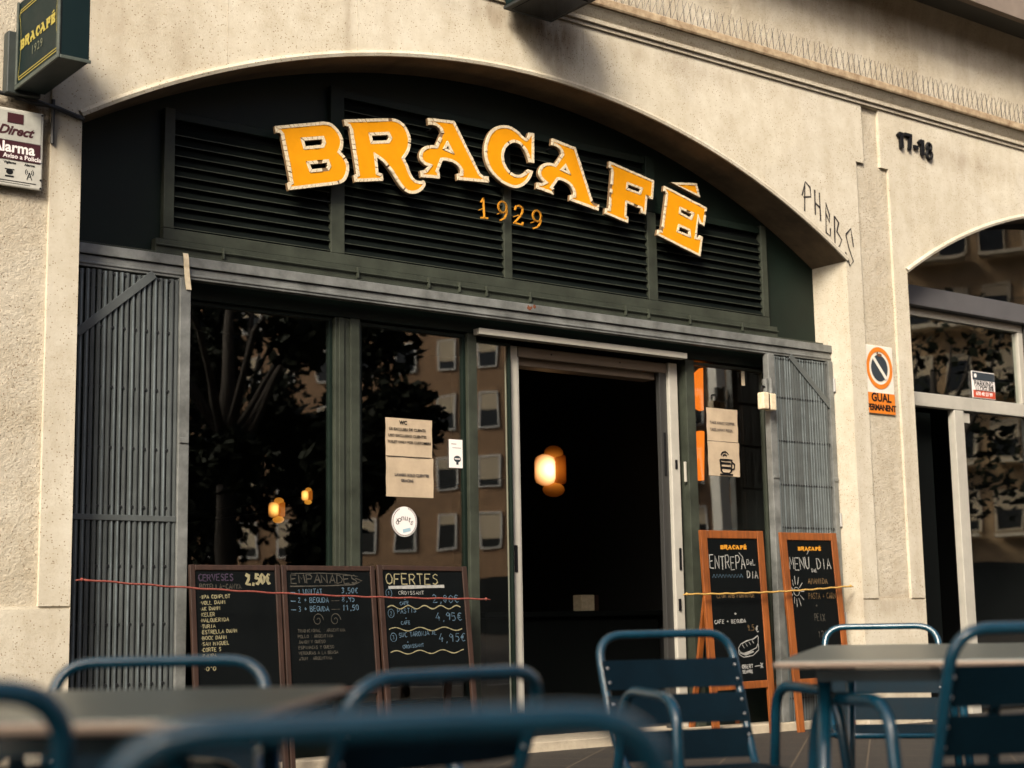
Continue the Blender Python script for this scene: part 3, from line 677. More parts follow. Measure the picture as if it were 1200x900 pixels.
# ------------------------------------------------------------------ neighbouring shop
nb = thing('neighbour_shopfront', 'glazed shopfront with grey beam and cream frames under the arch beyond the cafe', 'shopfront')
B0 = OPEN[2]
b = MB(); b.box(B0+.002, B0+OW-.002, .20, .34, 3.352, 3.512); b.build('beam', mat('grey_beam', (.085,.082,.085), .55, var=.2, vscale=5), nb, bevel=.004)
b = MB()
b.box(B0, B0+1.86, .27, .33, 3.285, 3.348); b.box(B0, B0+1.86, .26, .33, 2.555, 2.665)
b.box(B0+1.79, B0+1.86, .268, .328, 2.668, 3.283); b.box(10.43, 10.555, .262, .328, .14, 2.552); b.box(B0, B0+.06, .268, .328, .14, 3.283)
b.build('frame', M['alu'], nb, bevel=.005)
b = MB(); b.box(B0+1.863, B0+2.02, .25, .34, .14, 3.348); b.box(B0+2.02, B0+OW-.01, .29, .34, .14, .6); b.build('pier', M['alu_grey'], nb, bevel=.004)
b = MB(); b.box(B0+3.9, B0+4.0, .262, .328, .6, 3.348); b.box(B0+2.02, B0+OW-.01, .265, .328, 3.28, 3.348); b.build('frame', M['alu'], nb, bevel=.005)
def pane(x0, x1, z0, z1, y=.30):
    p = MB(); p.box(x0, x1, y-.003, y+.003, z0, z1); return p.build('pane', M['glass'], nb)
pane(B0+.06, B0+1.79, 2.668, 3.283); pane(10.557, B0+1.862, .16, 2.552); pane(B0+2.02, B0+3.9, .6, 3.28); pane(B0+4.0, B0+OW-.01, .6, 3.28)
p = MB(); n = 30
for i in range(n):
    xa, xb = B0+OW*i/n, B0+OW*(i+1)/n
    p.quad((xa, .29, 3.512), (xb, .29, 3.512), (xb, .29, zarc(xb, B0)), (xa, .29, zarc(xa, B0)))
p.build('arch_pane', M['glass'], nb)
b = MB(); b.box(B0, B0+.84, .50, .53, .17, 2.55); b.build('door', M['black'], nb)  # black sheet standing in for the dark of the open doorway
b = MB(); b.box(10.57, 10.66, .285, .295, 2.46, 2.54); b.build('label_plate', M['alu'], nb)
ps = thing('parking_notice', 'small notice with dark header and red foot stuck inside the neighbouring shop window', 'notice')
s = MB(); s.box(10.725, 11.03, .284, .292, 2.678, 2.90); s.build('sheet', M['paper_white'], ps)
s = MB(); s.box(10.730, 11.025, .281, .2835, 2.828, 2.894); s.build('header', M['signdark'], ps)
s = MB(); s.box(10.730, 11.025, .281, .2835, 2.683, 2.742); s.build('footer', mat('brick_red_print', (.42,.055,.02), .5), ps)
s = MB(); put_text(s, 'PARKING', .062, (10.875, .2805, 2.798), bold=.001, extrude=.0003); put_text(s, 'LLOGUER', .058, (10.885, .2805, 2.755), bold=.001, extrude=.0003); s.build('lettering', M['ink'], ps)
s = MB(); put_text(s, '670 40 23 99', .042, (10.875, .2805, 2.713), bold=.001, extrude=.0003); s.disc((10.765, .2795, 2.863), .018, 12, d=.001); s.build('lettering', M['paper_white'], ps)
# left neighbouring arch (beyond the frame): closed shutter
cl = thing('roller_shutter', 'dark green closed roller shutter under the arch left of the cafe', 'shutter')
s = MB(); z = .16
while z < 4.3:
    s.box(OPEN[0]-.02, OPEN[0]+OW+.02, .30, .33, z, z+.085); z += .09
s.build('shutter_curtain', M['dark_green'], cl, bevel=.006)

# ------------------------------------------------------------------ big letters
def smooth_outline(pts):
    n = len(pts); out = []
    for i in range(n):
        p0, p1, p2, p3 = pts[i-1], pts[i], pts[(i+1) % n], pts[(i+2) % n]
        out.append((p1[0], p1[1]))
        if p1[2] or p2[2]:
            a = p0 if p1[2] else (2*p1[0]-p2[0], 2*p1[1]-p2[1], 0); d = p3 if p2[2] else (2*p2[0]-p1[0], 2*p2[1]-p1[1], 0)
            for t in (.25, .5, .75):
                f = lambda k: .5*((2*p1[k]) + (-a[k]+p2[k])*t + (2*a[k]-5*p1[k]+4*p2[k]-d[k])*t*t + (-a[k]+3*p1[k]-3*p2[k]+d[k])*t**3)
                out.append((f(0), f(1)))
    return out
def area(p): return .5*sum(p[i-1][0]*p[i][1]-p[i][0]*p[i-1][1] for i in range(len(p)))
def inset(p, d):
    # move every corner to the left of the walking direction by d
    n = len(p); out = []
    for i in range(n):
        a, b, c = Vector(p[i-1]), Vector(p[i]), Vector(p[(i+1) % n])
        e1 = (b-a); e2 = (c-b)
        if e1.length < 1e-6 or e2.length < 1e-6: out.append(tuple(b)); continue
        e1.normalize(); e2.normalize()
        n1 = Vector((-e1.y, e1.x)); n2 = Vector((-e2.y, e2.x)); m = (n1+n2)
        if m.length < 1e-3: m = n1
        m.normalize(); k = min(1/max(.35, m.dot(n1)), 1.9)
        out.append(tuple(b + m*d*k))
    return out
from mathutils.geometry import tessellate_polygon
def fill(mb, loops, y, back=None):
    L3 = [[Vector((x, z, 0)) for x, z in lp] for lp in loops]
    tris = tessellate_polygon(L3); flat = [p for lp in loops for p in lp]
    vs = [(x, y, z) for x, z in flat]; fs = []
    for t in tris:
        a, b, c = (flat[i] for i in t)
        ar = (b[0]-a[0])*(c[1]-a[1]) - (b[1]-a[1])*(c[0]-a[0])
        fs.append(tuple(t) if ar > 0 else (t[0], t[2], t[1]))
    mb.add(vs, fs)
def walls(mb, lp, y0, y1):
    n = len(lp)
    vs = [(x, y0, z) for x, z in lp] + [(x, y1, z) for x, z in lp]
    mb.add(vs, [(i, (i+1) % n, n+(i+1) % n, n+i) for i in range(n)])
def loops_of(pts, holes):
    o = smooth_outline(pts)
    if area(o) < 0: o.reverse()
    hs = []
    for h in holes:
        h = smooth_outline(h)
        if area(h) > 0: h.reverse()
        hs.append(h)
    return o, hs
WHERE = ['the B starting the cafe name', 'the R with a curled tail', 'the A between R and C', 'the round C in the middle', 'the A between C and F', 'the F', 'the E with an accent above']
YL = .205
def big_letter(idx):
    nm, ol, hl, ang = LETTERS[idx]
    t = thing('sign_letter', 'golden letter with cream tiled rim, ' + WHERE[idx], 'sign letter', group='golden letters of the cafe name')
    o, hs = loops_of(ol, hl)
    sets = [(o, hs)]
    if idx == 6:
        a, _ = loops_of(ACCENT, []); sets.append((a, []))
    body = MB(); face = MB(); rim = MB(); mt = MB()
    for o, hs in sets:
        bw = (.0175 if idx > 4 else .021) if len(o) > 12 else .010
        fill(body, [o]+hs, YL+.004); walls(body, o, YL+.004, YL+.024)
        for h in hs: walls(body, h, YL+.004, YL+.024)
        oi = inset(o, bw); hi = [inset(h, bw) for h in hs]
        fill(face, [oi]+hi, YL-.001); walls(face, oi, YL-.001, YL+.003)
        for lp, li in [(o, oi)]+list(zip(hs, hi)):
            n = len(lp)
            for i in range(n):
                a, b = Vector(lp[i]), Vector(lp[(i+1) % n]); ai, bi = Vector(li[i]), Vector(li[(i+1) % n])
                k = max(1, round((b-a).length/.030))
                for j in range(k):
                    g = .07
                    t0, t1 = (j+g*random.uniform(.3, 1.4))/k, (j+1-g*random.uniform(.3, 1.4))/k
                    if k == 1 and (b-a).length < .02: t0, t1 = 0, 1
                    p = [a.lerp(b, t0), a.lerp(b, t1), ai.lerp(bi, t1), ai.lerp(bi, t0)]
                    e = .06
                    q = [p[0].lerp(p[3], e), p[1].lerp(p[2], e), p[2].lerp(p[1], e), p[3].lerp(p[0], e)]
                    yy = YL - .004 + random.uniform(-.002, .002)
                    if random.random() < .035: continue
                    rim.add([(v.x, yy, v.y) for v in q] + [(v.x, YL+.0035, v.y) for v in p], [(0,1,2,3), (4,5,1,0), (5,6,2,1), (6,7,3,2), (7,4,0,3)])
        cx = sum(v[0] for v in o)/len(o); cz = sum(v[1] for v in o)/len(o)
        best = sorted(oi, key=lambda v: (v[0]-cx)**2)[:2] + [min(oi, key=lambda v: v[1])]
        for v in best:
            vi = Vector(v).lerp(Vector((cx, cz)), .10); mt.tube([(vi.x, YL+.02, vi.y), (vi.x, T+.012, vi.y)], .007, 6)
    body.build('letter_body', M['letter_back'], t); face.build('letter_face', M['gold'], t); rim.build('rim', M['bulb'], t); mt.build('mount', M['ink'], t)
for i in range(7): big_letter(i)
DG = {'1': ['-.018,.040 0,.062 0,-.062', '-.024,-.062 .024,-.062'],
      '9': [' '.join('%.4f,%.4f' % (.034*math.cos(R(q)), .026+.036*math.sin(R(q))) for q in range(0, 361, 24)), '.034,.026 .032,-.010 .014,-.045 -.020,-.062'],
      '2': ['-.032,.030 -.026,.052 0,.063 .026,.052 .030,.030 .016,.0 -.034,-.060 .034,-.060 .034,-.045']}
for ch, x, z, tilt in (('1', 5.705, 3.515, 3), ('9', 5.855, 3.520, 1), ('2', 5.985, 3.513, -4), ('9', 6.132, 3.503, -6)):
    nm = {'1': 'one at the start of the year', '2': 'two, third in the year'}.get(ch, 'nine, second in the year' if x < 5.9 else 'nine at the end of the year')
    s = MB()
    for st in DG[ch]:
        P = [tuple(map(float, p.split(','))) for p in st.split()]
        for i in range(len(P)-1):
            d_ = Vector((P[i+1][0]-P[i][0], 0, P[i+1][1]-P[i][1])).normalized()*.004
            s.bar(Vector((P[i][0], 0, P[i][1]))-d_, Vector((P[i+1][0], 0, P[i+1][1]))+d_, .0095, .010)
    s.tube([(0, .005, 0 if ch != '9' else -.008), (0, .06, 0 if ch != '9' else -.008)], .004, 6)
    t = s.build('sign_digit', M['gold_text'], None, loc=(x, T-.075, z), rot=(0, R(-tilt), 0))
    tag(t, 'thin golden digit ' + nm + ' under the name', 'sign digit', 'golden digits of the founding year')
def logo(mb, x, z, width, y, facing='-y', xpos=0.0, bold=0.0):
    """the cafe name in its own letter shapes, straight, left at x, baseline z"""
    parts = []; cx = 0.0
    for i in range(7):
        nm, ol, hl, ang = LETTERS[i]
        o, hs = loops_of(ol, hl); c, s = math.cos(-ang), math.sin(-ang)
        sets = [[o]+hs]
        if i == 6: sets.append([loops_of(ACCENT, [])[0]])
        sets = [[[(p[0]*c-p[1]*s, p[0]*s+p[1]*c) for p in lp] for lp in st] for st in sets]
        x0 = min(p[0] for p in sets[0][0]); x1 = max(p[0] for p in sets[0][0]); z0 = min(p[1] for p in sets[0][0])
        if nm == 'R': z0 += .055
        parts.append((cx - x0, -z0, sets)); cx += (x1-x0) + .03
    k = width/cx
    for dx, dz, sets in parts:
        for st in sets:
            lp = [[((p[0]+dx)*k, (p[1]+dz)*k) for p in l] for l in st]
            tmp = MB(); fill(tmp, lp, 0)
            if facing == '-y': mb.add([(x+a, y, z+c2) for a, _, c2 in tmp.v], tmp.f)
            else: mb.add([(y, x-a, z+c2) for a, _, c2 in tmp.v], tmp.f)
# ------------------------------------------------------------------ signs and things on the wall
sg = thing('projecting_sign', 'bottle green box sign with yellow lettering projecting from the left pilaster', 'sign')
SX0, SX1, SY0, SY1, SZ0, SZ1 = 2.592, 2.738, -.625, -.065, 3.585, 4.035
s = MB(); s.box(SX0, SX1, SY0, SY1, SZ0, SZ1); s.build('sign_box', M['sign_green'], sg, bevel=.006)
s = MB(); s.box(SX0-.012, SX0-.001, SY0-.008, SY0+.016, SZ0-.006, SZ1); s.box(SX0-.012, SX0-.001, SY0+.017, SY1, SZ0-.006, SZ0+.016); s.box(SX0-.012, SX0-.001, SY1-.016, SY1, SZ0+.017, SZ1)
s.box(SX0, SX1+.006, SY0-.008, SY0-.001, SZ0-.006, SZ0+.012); s.build('sign_frame', mat('worn_sign_edge', (.07,.085,.07), .5, var=.5, vscale=20), sg, bevel=.003)
s = MB(); s.box(SX0-.05, SX1-.02, -.064, .0, SZ0-.02, SZ0+.30); s.build('wall_bracket', mat('bracket_paint', (.03,.038,.036), .5, var=.3, vscale=9), sg, bevel=.006)
s = MB(); fx = SX0-.003
logo(s, -.105, 3.775, .465, fx, '-x'); s.build('lettering', M['sign_yellow'], sg)
s = MB(); put_text(s, '1929', .062, (fx, -.335, 3.725), '-x', extrude=.0002, space=1.25); s.build('lettering', M['sign_dim'], sg)
s = MB()
def yl(pts, w=.0045):
    for i in range(len(pts)-1):
        a, b = Vector(pts[i]), Vector(pts[i+1]); d = (b-a).normalized(); nrm = Vector((-d.y, d.x))*w*.5
        s.add([(fx, a.x+nrm.x, a.y+nrm.y), (fx, b.x+nrm.x, b.y+nrm.y), (fx, b.x-nrm.x, b.y-nrm.y), (fx, a.x-nrm.x, a.y-nrm.y)], [(0,1,2,3)])
ya, yb, za, zb = -.10, -.595, 3.625, 3.985
for off in (0, .014): yl([(ya, za+off), (yb, za+off)]); yl([(ya, zb-off), (yb, zb-off)])
for yy, sg_ in ((ya, 1), (yb, -1)):
    yl([(yy, za), (yy+sg_*.012, za+.03), (yy-sg_*.002, za+.06)]); yl([(yy, zb), (yy+sg_*.012, zb-.03), (yy-sg_*.002, zb-.06)])
    yl([(yy, za+.06), (yy-sg_*.012, za+.12), (yy-sg_*.014, (za+zb)/2), (yy-sg_*.012, zb-.12), (yy, zb-.06)], .003)
s.build('border', M['sign_yellow'], sg)

t = thing('box_light', 'dark square box light projecting high above the golden letters', 'light')
s = MB(); s.box(5.66, 6.03, -.50, -.07, 4.745, 5.13); s.build('housing', M['sign_green'], t, bevel=.01)
s = MB(); s.box(5.652, 6.038, -.508, -.062, 4.722, 4.742); s.build('rim', mat('grey_rim', (.015,.018,.018), .6), t, bevel=.004)
s = MB(); s.box(5.70, 5.99, -.069, .0, 4.80, 5.1); s.build('wall_bracket', M['ink'], t)
s = MB(); s.box(5.69, 6.0, -.47, -.10, 4.716, 4.7215); s.build('lens', M['dark_glass'], t)

al = thing('alarm_sign', 'weathered white alarm warning plate with maroon band on the left pilaster', 'sign')
s = MB(); s.box(2.37, 2.752, -.022, -.004, 3.102, 3.502); s.build('plate', M['signplate'], al, bevel=.008)
s = MB(); s.box(2.385, 2.736, -.026, -.0225, 3.335, 3.485); s.build('panel', mat('grey_panel', (.38,.38,.34), .5, var=.25, vscale=15), al)
s = MB(); s.box(2.385, 2.736, -.026, -.0225, 3.238, 3.332); s.box(2.565, 2.645, -.0285, -.0262, 3.425, 3.475); s.build('band', M['maroon'], al)
s = MB(); put_text(s, 'Alarma', .074, (2.600, -.0265, 3.298), bold=.002, extrude=.0003); put_text(s, 'Aviso a Policía', .033, (2.645, -.0265, 3.255), bold=.0006, extrude=.0003); s.build('lettering', M['paper_white'], al)
s = MB(); put_text(s, 'Direct', .066, (2.605, -.0268, 3.385), shear=.4, bold=.0022, extrude=.0003); s.build('lettering', M['maroon'], al)
s = MB()
for k, (x, w) in enumerate(((2.48, 'Alarmas'), (2.585, 'Vigilante'), (2.685, 'Alarma'))):
    put_text(s, w, .018, (x, -.0228, 3.222), bold=.0006, extrude=.0003)
    if k < 2:
        s.disc((x, -.0232, 3.175), .018, 16, d=.001, ratio=.8); s.box(x-.024, x+.024, -.0234, -.0226, 3.185, 3.190); s.box(x-.022, x+.022, -.0234, -.0226, 3.148, 3.156)
    else:
        s.bar((x, -.023, 3.185), (x-.012, -.023, 3.148), .004, .001); s.bar((x, -.023, 3.185), (x+.012, -.023, 3.148), .004, .001); s.bar((x-.008, -.023, 3.163), (x+.008, -.023, 3.163), .003, .001)
        for r in (.012, .021):
            for sgn in (-1, 1):
                pts = arcpts((x, 3.186), r, R(90-50), R(90+50), 6, lambda a, b: (a, b))
                pts = [(x+sgn*abs(r*math.cos(R(q))), 3.186+r*math.sin(R(q))) for q in (-45, -15, 15, 45)]
                for i in range(3): s.bar((pts[i][0], -.023, pts[i][1]), (pts[i+1][0], -.023, pts[i+1][1]), .003, .001)
s.box(2.40, 2.72, -.0234, -.0226, 3.128, 3.132); s.box(2.45, 2.69, -.0234, -.0226, 3.118, 3.120)
s.build('pictogram', M['ink'], al)
s = MB()
for x, z in ((2.742, 3.112), (2.742, 3.155), (2.742, 3.49)): s.disc((x, -.027, z), .005, 8, d=.005)
s.build('screw', M['ink'], al)

npk = thing('no_parking_sign', 'rusty no parking sign with orange ring and orange foot plate on the pilaster', 'sign')
s = MB(); s.box(9.045, 9.372, .012, .022, 2.405, 2.925); s.build('plate', M['white'], npk, bevel=.004)
s = MB(); n = 40; c = (9.208, 2.755)
for r0, r1, nm, mt_, yy in ((.118, .150, 'ring', M['orange'], .0085),):
    vs = []
    for k in range(n):
        a = 2*math.pi*k/n
        for r in (r0, r1):
            vs.append((c[0]+r*math.cos(a), yy, c[1]+r*1.06*math.sin(a)))
    fs = [(2*k, 2*k+1, 2*((k+1) % n)+1, 2*((k+1) % n)) for k in range(n)]
    s.add(vs, fs)
s.build('ring', M['orange'], npk)
s = MB(); s.disc((c[0], .0085, c[1]), .094, 36, d=.003, ratio=1.06); s.build('symbol_disc', M['signdark'], npk)
s = MB(); s.bar((c[0]-.070, .0065, c[1]+.078), (c[0]+.070, .0065, c[1]-.078), .026, .003); s.build('slash', M['white'], npk)
s = MB(); s.disc((c[0]+.005, .006, c[1]+.098), .026, 14, d=.002, ratio=.5); s.disc((c[0]-.02, .0055, c[1]+.112), .009, 10, d=.002); s.build('rust_spot', M['rust'] if 'rust' in M else mat('rust_chip', (.12,.05,.025), .9), npk)
s = MB(); s.box(9.05, 9.367, .007, .0115, 2.410, 2.565); s.build('foot_plate', M['orange'], npk)
s = MB(); put_text(s, 'GUAL', .088, (9.208, .0060, 2.527), bold=.003, extrude=.0003); put_text(s, 'PERMANENT', .064, (9.208, .0060, 2.452), bold=.0026, extrude=.0003, space=.86); s.build('lettering', M['ink'], npk)

hn = thing('house_number', 'black metal street number 17-18 on the cream spandrel', 'house number')
for ch, x, z in (('1', 9.585, 4.585), ('7', 9.668, 4.590), ('-', 9.765, 4.575), ('1', 9.842, 4.570), ('8', 9.928, 4.560)):
    s = MB(); vs, fs = text_mesh(ch, .175, extrude=.007, bold=.006)
    if ch == '1':   # a plain upright bar with a short flag
        s.box(x-.016, x+.016, -.030, -.004, z-.062, z+.062); s.bar((x-.040, -.017, z+.030), (x-.010, -.017, z+.056), .026, .024)
    elif ch == '8':
        for cz_, rx_, rz_ in ((z+.031, .028, .030), (z-.033, .033, .034)): s.tube([(x+rx_*math.cos(R(q)), -.017, cz_+rz_*math.sin(R(q))) for q in range(0, 360, 30)], .0125, 6, closed=True)
    elif ch == '7': s.bar((x-.042, -.017, z+.052), (x+.044, -.017, z+.052), .024, .024); s.bar((x+.034, -.0165, z+.050), (x+.012, -.0165, z-.066), .026, .023)
    else: s.add([(x+a, -.016-c, z+b) for a, b, c in vs], fs)
    s.build('number', M['ink'], hn)

gf = MB(); rng = random.Random(3)
for st in ('8.445,4.06 8.43,3.85|8.41,3.965 8.45,4.075 8.50,4.04 8.505,3.97 8.425,3.955', '8.55,4.03 8.545,3.84|8.60,4.015 8.60,3.80|8.55,3.93 8.60,3.90',
           '8.66,3.87 8.70,3.80 8.70,3.86 8.665,3.95 8.655,3.72 8.70,3.70 8.705,3.76', '8.755,3.86 8.745,3.60|8.755,3.86 8.80,3.815 8.775,3.745 8.825,3.69 8.80,3.64 8.75,3.61',
           '8.875,3.735 8.935,3.79 8.955,3.65|8.875,3.735 8.90,3.64 8.945,3.54 8.905,3.50 8.86,3.60'):
    for sub in st.split('|'):
        pts = []
        for p in sub.split():
            a, b = p.split(','); pts.append((float(a)+.012, float(b)))
        ribbon(gf, pts, .0145, -.003, rng)
g = gf.build('graffiti', M['scrawl'])
tag(g, 'thin black hand scrawled graffiti word beside the arch', 'graffiti')

t = thing('wall_cable', 'black cable bundle running under the box sign to the arch corner', 'cable')
s = MB()
s.tube(fillet([(2.47, -.018, 3.575), (2.62, -.022, 3.565), (2.70, -.02, 3.545), (2.80, -.02, 3.555), (2.90, -.02, 3.530), (2.962, -.015, 3.522), (2.98, .05, 3.525)], .05), .011, 7)
s.tube(fillet([(2.60, -.018, 3.555), (2.71, -.03, 3.565), (2.83, -.02, 3.538), (2.955, -.018, 3.512)], .05), .008, 7)
s.tube(fillet([(2.802, -.010, 3.59), (2.802, -.010, 3.36)], .05), .010, 7)
s.build('cable_run', M['cable'], t)

sp = thing('bird_spike_strip', 'crossed thin wire bird spikes standing along the cornice', 'bird spikes')
s = MB(); x = 5.2; rng = random.Random(5)
while x < 14.5:
    h = .165; y0 = -.045
    for dx, dy in ((.052, -.03), (-.052, -.03), (.030, .03)):
        j = lambda: rng.uniform(-.012, .012)
        s.tube([(x+j()*.3, y0, 4.985), (x+dx+j(), y0+dy, 4.985+h+j())], .0023, 4, caps=False)
    x += .064
s.tube([(5.2, -.045, 4.992), (14.5, -.045, 4.992)], .004, 5)
s.build('spike', M['wire'], sp)

# ------------------------------------------------------------------ papers on the glass
YG = G - .0055
pp = thing('paper_notice', 'brown taped toilet notice inside the second window, creased in the middle', 'notice')
def sheet(x0, x1, z0, z1, nm, m, parent, y=YG, wav=.002, n=6):
    s = MB(); nx, nz = n, n*2
    vs = [(x0+(x1-x0)*i/nx, y - .001 - wav*(1+math.sin(i*1.7+j*.9)), z0+(z1-z0)*j/nz) for j in range(nz+1) for i in range(nx+1)]
    s.add(vs, [(j*(nx+1)+i, j*(nx+1)+i+1, (j+1)*(nx+1)+i+1, (j+1)*(nx+1)+i) for j in range(nz) for i in range(nx)])
    return s.build(nm, m, parent, smooth=True)
sheet(5.04, 5.378, 1.925, 2.155, 'sheet', M['paper'], pp); sheet(5.042, 5.385, 1.68, 1.921, 'sheet', M['paper'], pp)
s = MB(); yt = YG-.007
put_text(s, 'WC', .032, (5.165, yt, 2.128), bold=.001, extrude=.0002)
put_text(s, 'ÚS EXCLUSIU DE CLIENTS', .023, (5.195, yt, 2.087), bold=.0005, extrude=.0002); put_text(s, 'USO EXCLUSIVO CLIENTES', .023, (5.195, yt, 2.048), bold=.0005, extrude=.0002)
put_text(s, 'TOILET ONLY FOR CUSTOMERS', .022, (5.208, yt, 2.010), bold=.0005, extrude=.0002)
s.box(5.045, 5.36, yt, yt+.002, 1.9205, 1.9235); s.build('lettering', M['ink'], pp)
s = MB(); put_text(s, 'LAVABO SOLO CLIENTES', .022, (5.225, yt, 1.812), bold=.001, extrude=.0002); put_text(s, 'GRACIAS', .022, (5.19, yt, 1.778), bold=.001, extrude=.0002); s.build('lettering', M['inkgrey'], pp)
wf = thing('wifi_card', 'small white card with a grey emblem beside the thin window post', 'card')
s = MB(); s.box(5.505, 5.622, YG-.003, YG, 1.872, 2.048); s.build('sheet', M['paper_white'], wf, bevel=.0008)
s = MB(); s.disc((5.566, YG-.0042, 1.928), .027, 20, d=.001, ratio=.75); s.bar((5.566, YG-.0036, 1.925), (5.566, YG-.0036, 1.893), .016, .001); s.build('emblem', M['signdark'], wf)
s = MB(); s.box(5.545, 5.587, YG-.0052, YG-.0044, 1.925, 1.931); s.build('emblem', M['paper_white'], wf)
s = MB(); s.box(5.522, 5.56, YG-.0036, YG-.003, 2.018, 2.022); s.box(5.53, 5.595, YG-.0036, YG-.003, 1.995, 1.998); s.build('lettering', M['inkgrey'], wf)

dn = thing('round_sticker', 'round white donuts sticker on the second window below the brown notice', 'sticker')
s = MB(); s.disc((5.172, YG-.003, 1.532), .090, 40, d=.003); s.build('sticker_disc', M['paper_white'], dn)
s = MB(); n = 44
for k in range(n):
    a = 2*math.pi*k/n
    if math.sin(a) > .55 and abs(math.cos(a)) < .3: continue
    r0, r1 = .080, .087; b_ = a + 2*math.pi/n*.7
    s.add([(5.172+r*math.cos(q), YG-.0036, 1.532+r*math.sin(q)) for r, q in ((r0, a), (r1, a), (r1, b_), (r0, b_))], [(0,1,2,3)])
for i, chx in enumerate('donuts'):
    a = R(90 + 62 - i*24.8)*1.0
    vs, fs = text_mesh(chx, .052, extrude=.0002); ca, sa = math.cos(a-R(90)), math.sin(a-R(90)); px, pz = 5.172+.058*math.cos(a)*1.05, 1.532-.028+.052*math.sin(a)
    ca, sa = math.cos((a-R(90))*.45), math.sin((a-R(90))*.45)
    s.add([(px+u*ca-v*sa, YG-.0038, pz+u*sa+v*ca) for u, v, w in vs], fs)
s.build('lettering', M['inkgrey'], dn)
s = MB(); s.bar((5.16, YG-.0034, 1.475), (5.215, YG-.0034, 1.487), .022, .0006); s.build('stripe', mat('pale_blue_print', (.28,.42,.50), .6), dn)

tk = thing('takeaway_poster', 'folded kraft poster with a steaming cup in the narrow right window', 'poster')
sheet(7.735, 8.045, 2.165, 2.40, 'sheet', M['paper'], tk); sheet(7.737, 8.05, 1.918, 2.161, 'sheet', M['paper'], tk)
s = MB(); put_text(s, 'TAKE AWAY COFFEE', .026, (7.885, yt, 2.295), bold=.0006, extrude=.0002); put_text(s, 'TAKE AWAY PIZZA', .026, (7.875, yt, 2.245), bold=.0006, extrude=.0002)
s.build('lettering', M['inkgrey'], tk)
s = MB(); cx, cz = 7.91, 1.99
cup = [(cx-.058, cz+.045), (cx-.05, cz-.035), (cx-.03, cz-.05), (cx+.03, cz-.05), (cx+.05, cz-.035), (cx+.058, cz+.045), (cx-.058, cz+.045)]
ribbon(s, cup, .014, yt, random.Random(2)); ribbon(s, [(cx-.05, cz+.02), (cx+.045, cz+.02)], .016, yt); ribbon(s, [(cx-.046, cz-.012), (cx+.044, cz-.012)], .016, yt); ribbon(s, [(cx+.058, cz+.03), (cx+.085, cz+.015), (cx+.08, cz-.015), (cx+.052, cz-.025)], .012, yt)
ribbon(s, [(cx-.065, cz-.06), (cx+.065, cz-.06)], .012, yt)
for r in (.022, .042): ribbon(s, [(cx-.01+r*math.cos(R(q)), cz+.06+r*math.sin(R(q))) for q in range(30, 160, 18)], .011, yt)
s.build('cup_drawing', M['ink'], tk)
t = thing('paper_tag', 'thin pale paper tag stuck high in the narrow right window', 'tag')
s = MB(); s.box(8.105, 8.138, YG-.003, YG, 2.585, 2.705); s.build('sheet', M['bulb'], t, bevel=.0006)

# ------------------------------------------------------------------ things inside the cafe
def wall_lamp(x, y, z, k, label, hot=True):
    t = thing('wall_lamp', label, 'lamp', (x, y, z), group='amber lamps inside the cafe')
    s = MB(); s.box(-.17*k, .02*k, -.06*k, .10*k, -.16*k, .13*k); s.build('shade', M['lamp_hot'] if hot else M['lamp_small'], t, bevel=.07*k)
    s = MB(); s.box(.024*k, .16*k, -.02*k, .12*k, -.14*k, .14*k); s.build('side_shade', M['lamp_amber'], t, bevel=.03*k)
    s = MB(); s.sphere((.05*k, .04*k, .15*k), .10*k, 12, 8, (1,.7,.7)); s.sphere((.04*k, .04*k, -.19*k), .115*k, 12, 8, (1,.7,.6)); s.build('globe', M['lamp_glow'], t, smooth=True)
    s = MB(); s.box(-.04*k, .04*k, .12*k, 5.38-y, -.03*k, .03*k); s.build('arm', M['ink'], t)
wall_lamp(8.30, 2.8, 2.20, .92, 'bright amber wall lamp glowing through the open door')
wall_lamp(5.215, 2.0, 1.715, .37, 'small amber lamp glowing low in the first black window', False)
wall_lamp(5.74, 2.5, 1.865, .26, 'dim orange lamp beside the first window post', False)
ct = thing('bar_counter', 'dark bar counter inside the cafe seen through the open door', 'counter')
s = MB(); s.box(7.2, 9.0, 2.3, 2.9, .17, .95); s.build('counter_body', M['black'], ct); s = MB(); s.box(7.15, 9.05, 2.25, 2.95, .953, .995); s.build('counter_top', M['black'], ct, bevel=.006)
t = thing('counter_box', 'small cream box with brown side standing on the dark counter', 'box', (8.34, 2.45, .997))
s = MB(); s.box(-.09, .05, -.05, .06, 0, .13); s.build('box_front', M['bulb'], t, bevel=.006); s = MB(); s.box(.052, .10, -.045, .058, 0, .128); s.build('box_side', M['wood_dark'], t, bevel=.004)
t = thing('orange_panel', 'tall orange panel given a glow behind the takeaway poster in the right window', 'lamp', (7.915, .62, .17))  # orange panel whose brightness is added as emission
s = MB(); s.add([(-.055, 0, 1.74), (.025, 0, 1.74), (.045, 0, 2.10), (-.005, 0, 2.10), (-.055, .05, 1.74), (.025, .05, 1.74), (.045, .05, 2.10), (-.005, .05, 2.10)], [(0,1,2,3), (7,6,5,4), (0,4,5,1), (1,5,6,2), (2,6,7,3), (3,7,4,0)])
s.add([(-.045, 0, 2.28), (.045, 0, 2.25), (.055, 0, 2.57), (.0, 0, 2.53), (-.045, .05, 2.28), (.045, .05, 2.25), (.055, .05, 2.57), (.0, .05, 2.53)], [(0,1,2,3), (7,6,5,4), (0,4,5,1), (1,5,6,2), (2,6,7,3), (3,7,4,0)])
s.build('shade', M['panel_orange'], t, bevel=.006); s = MB(); s.box(-.02, .02, .055, .075, 0, 2.6); s.box(-.15, .15, -.05, .15, 0, .02); s.build('stand', M['ink'], t)

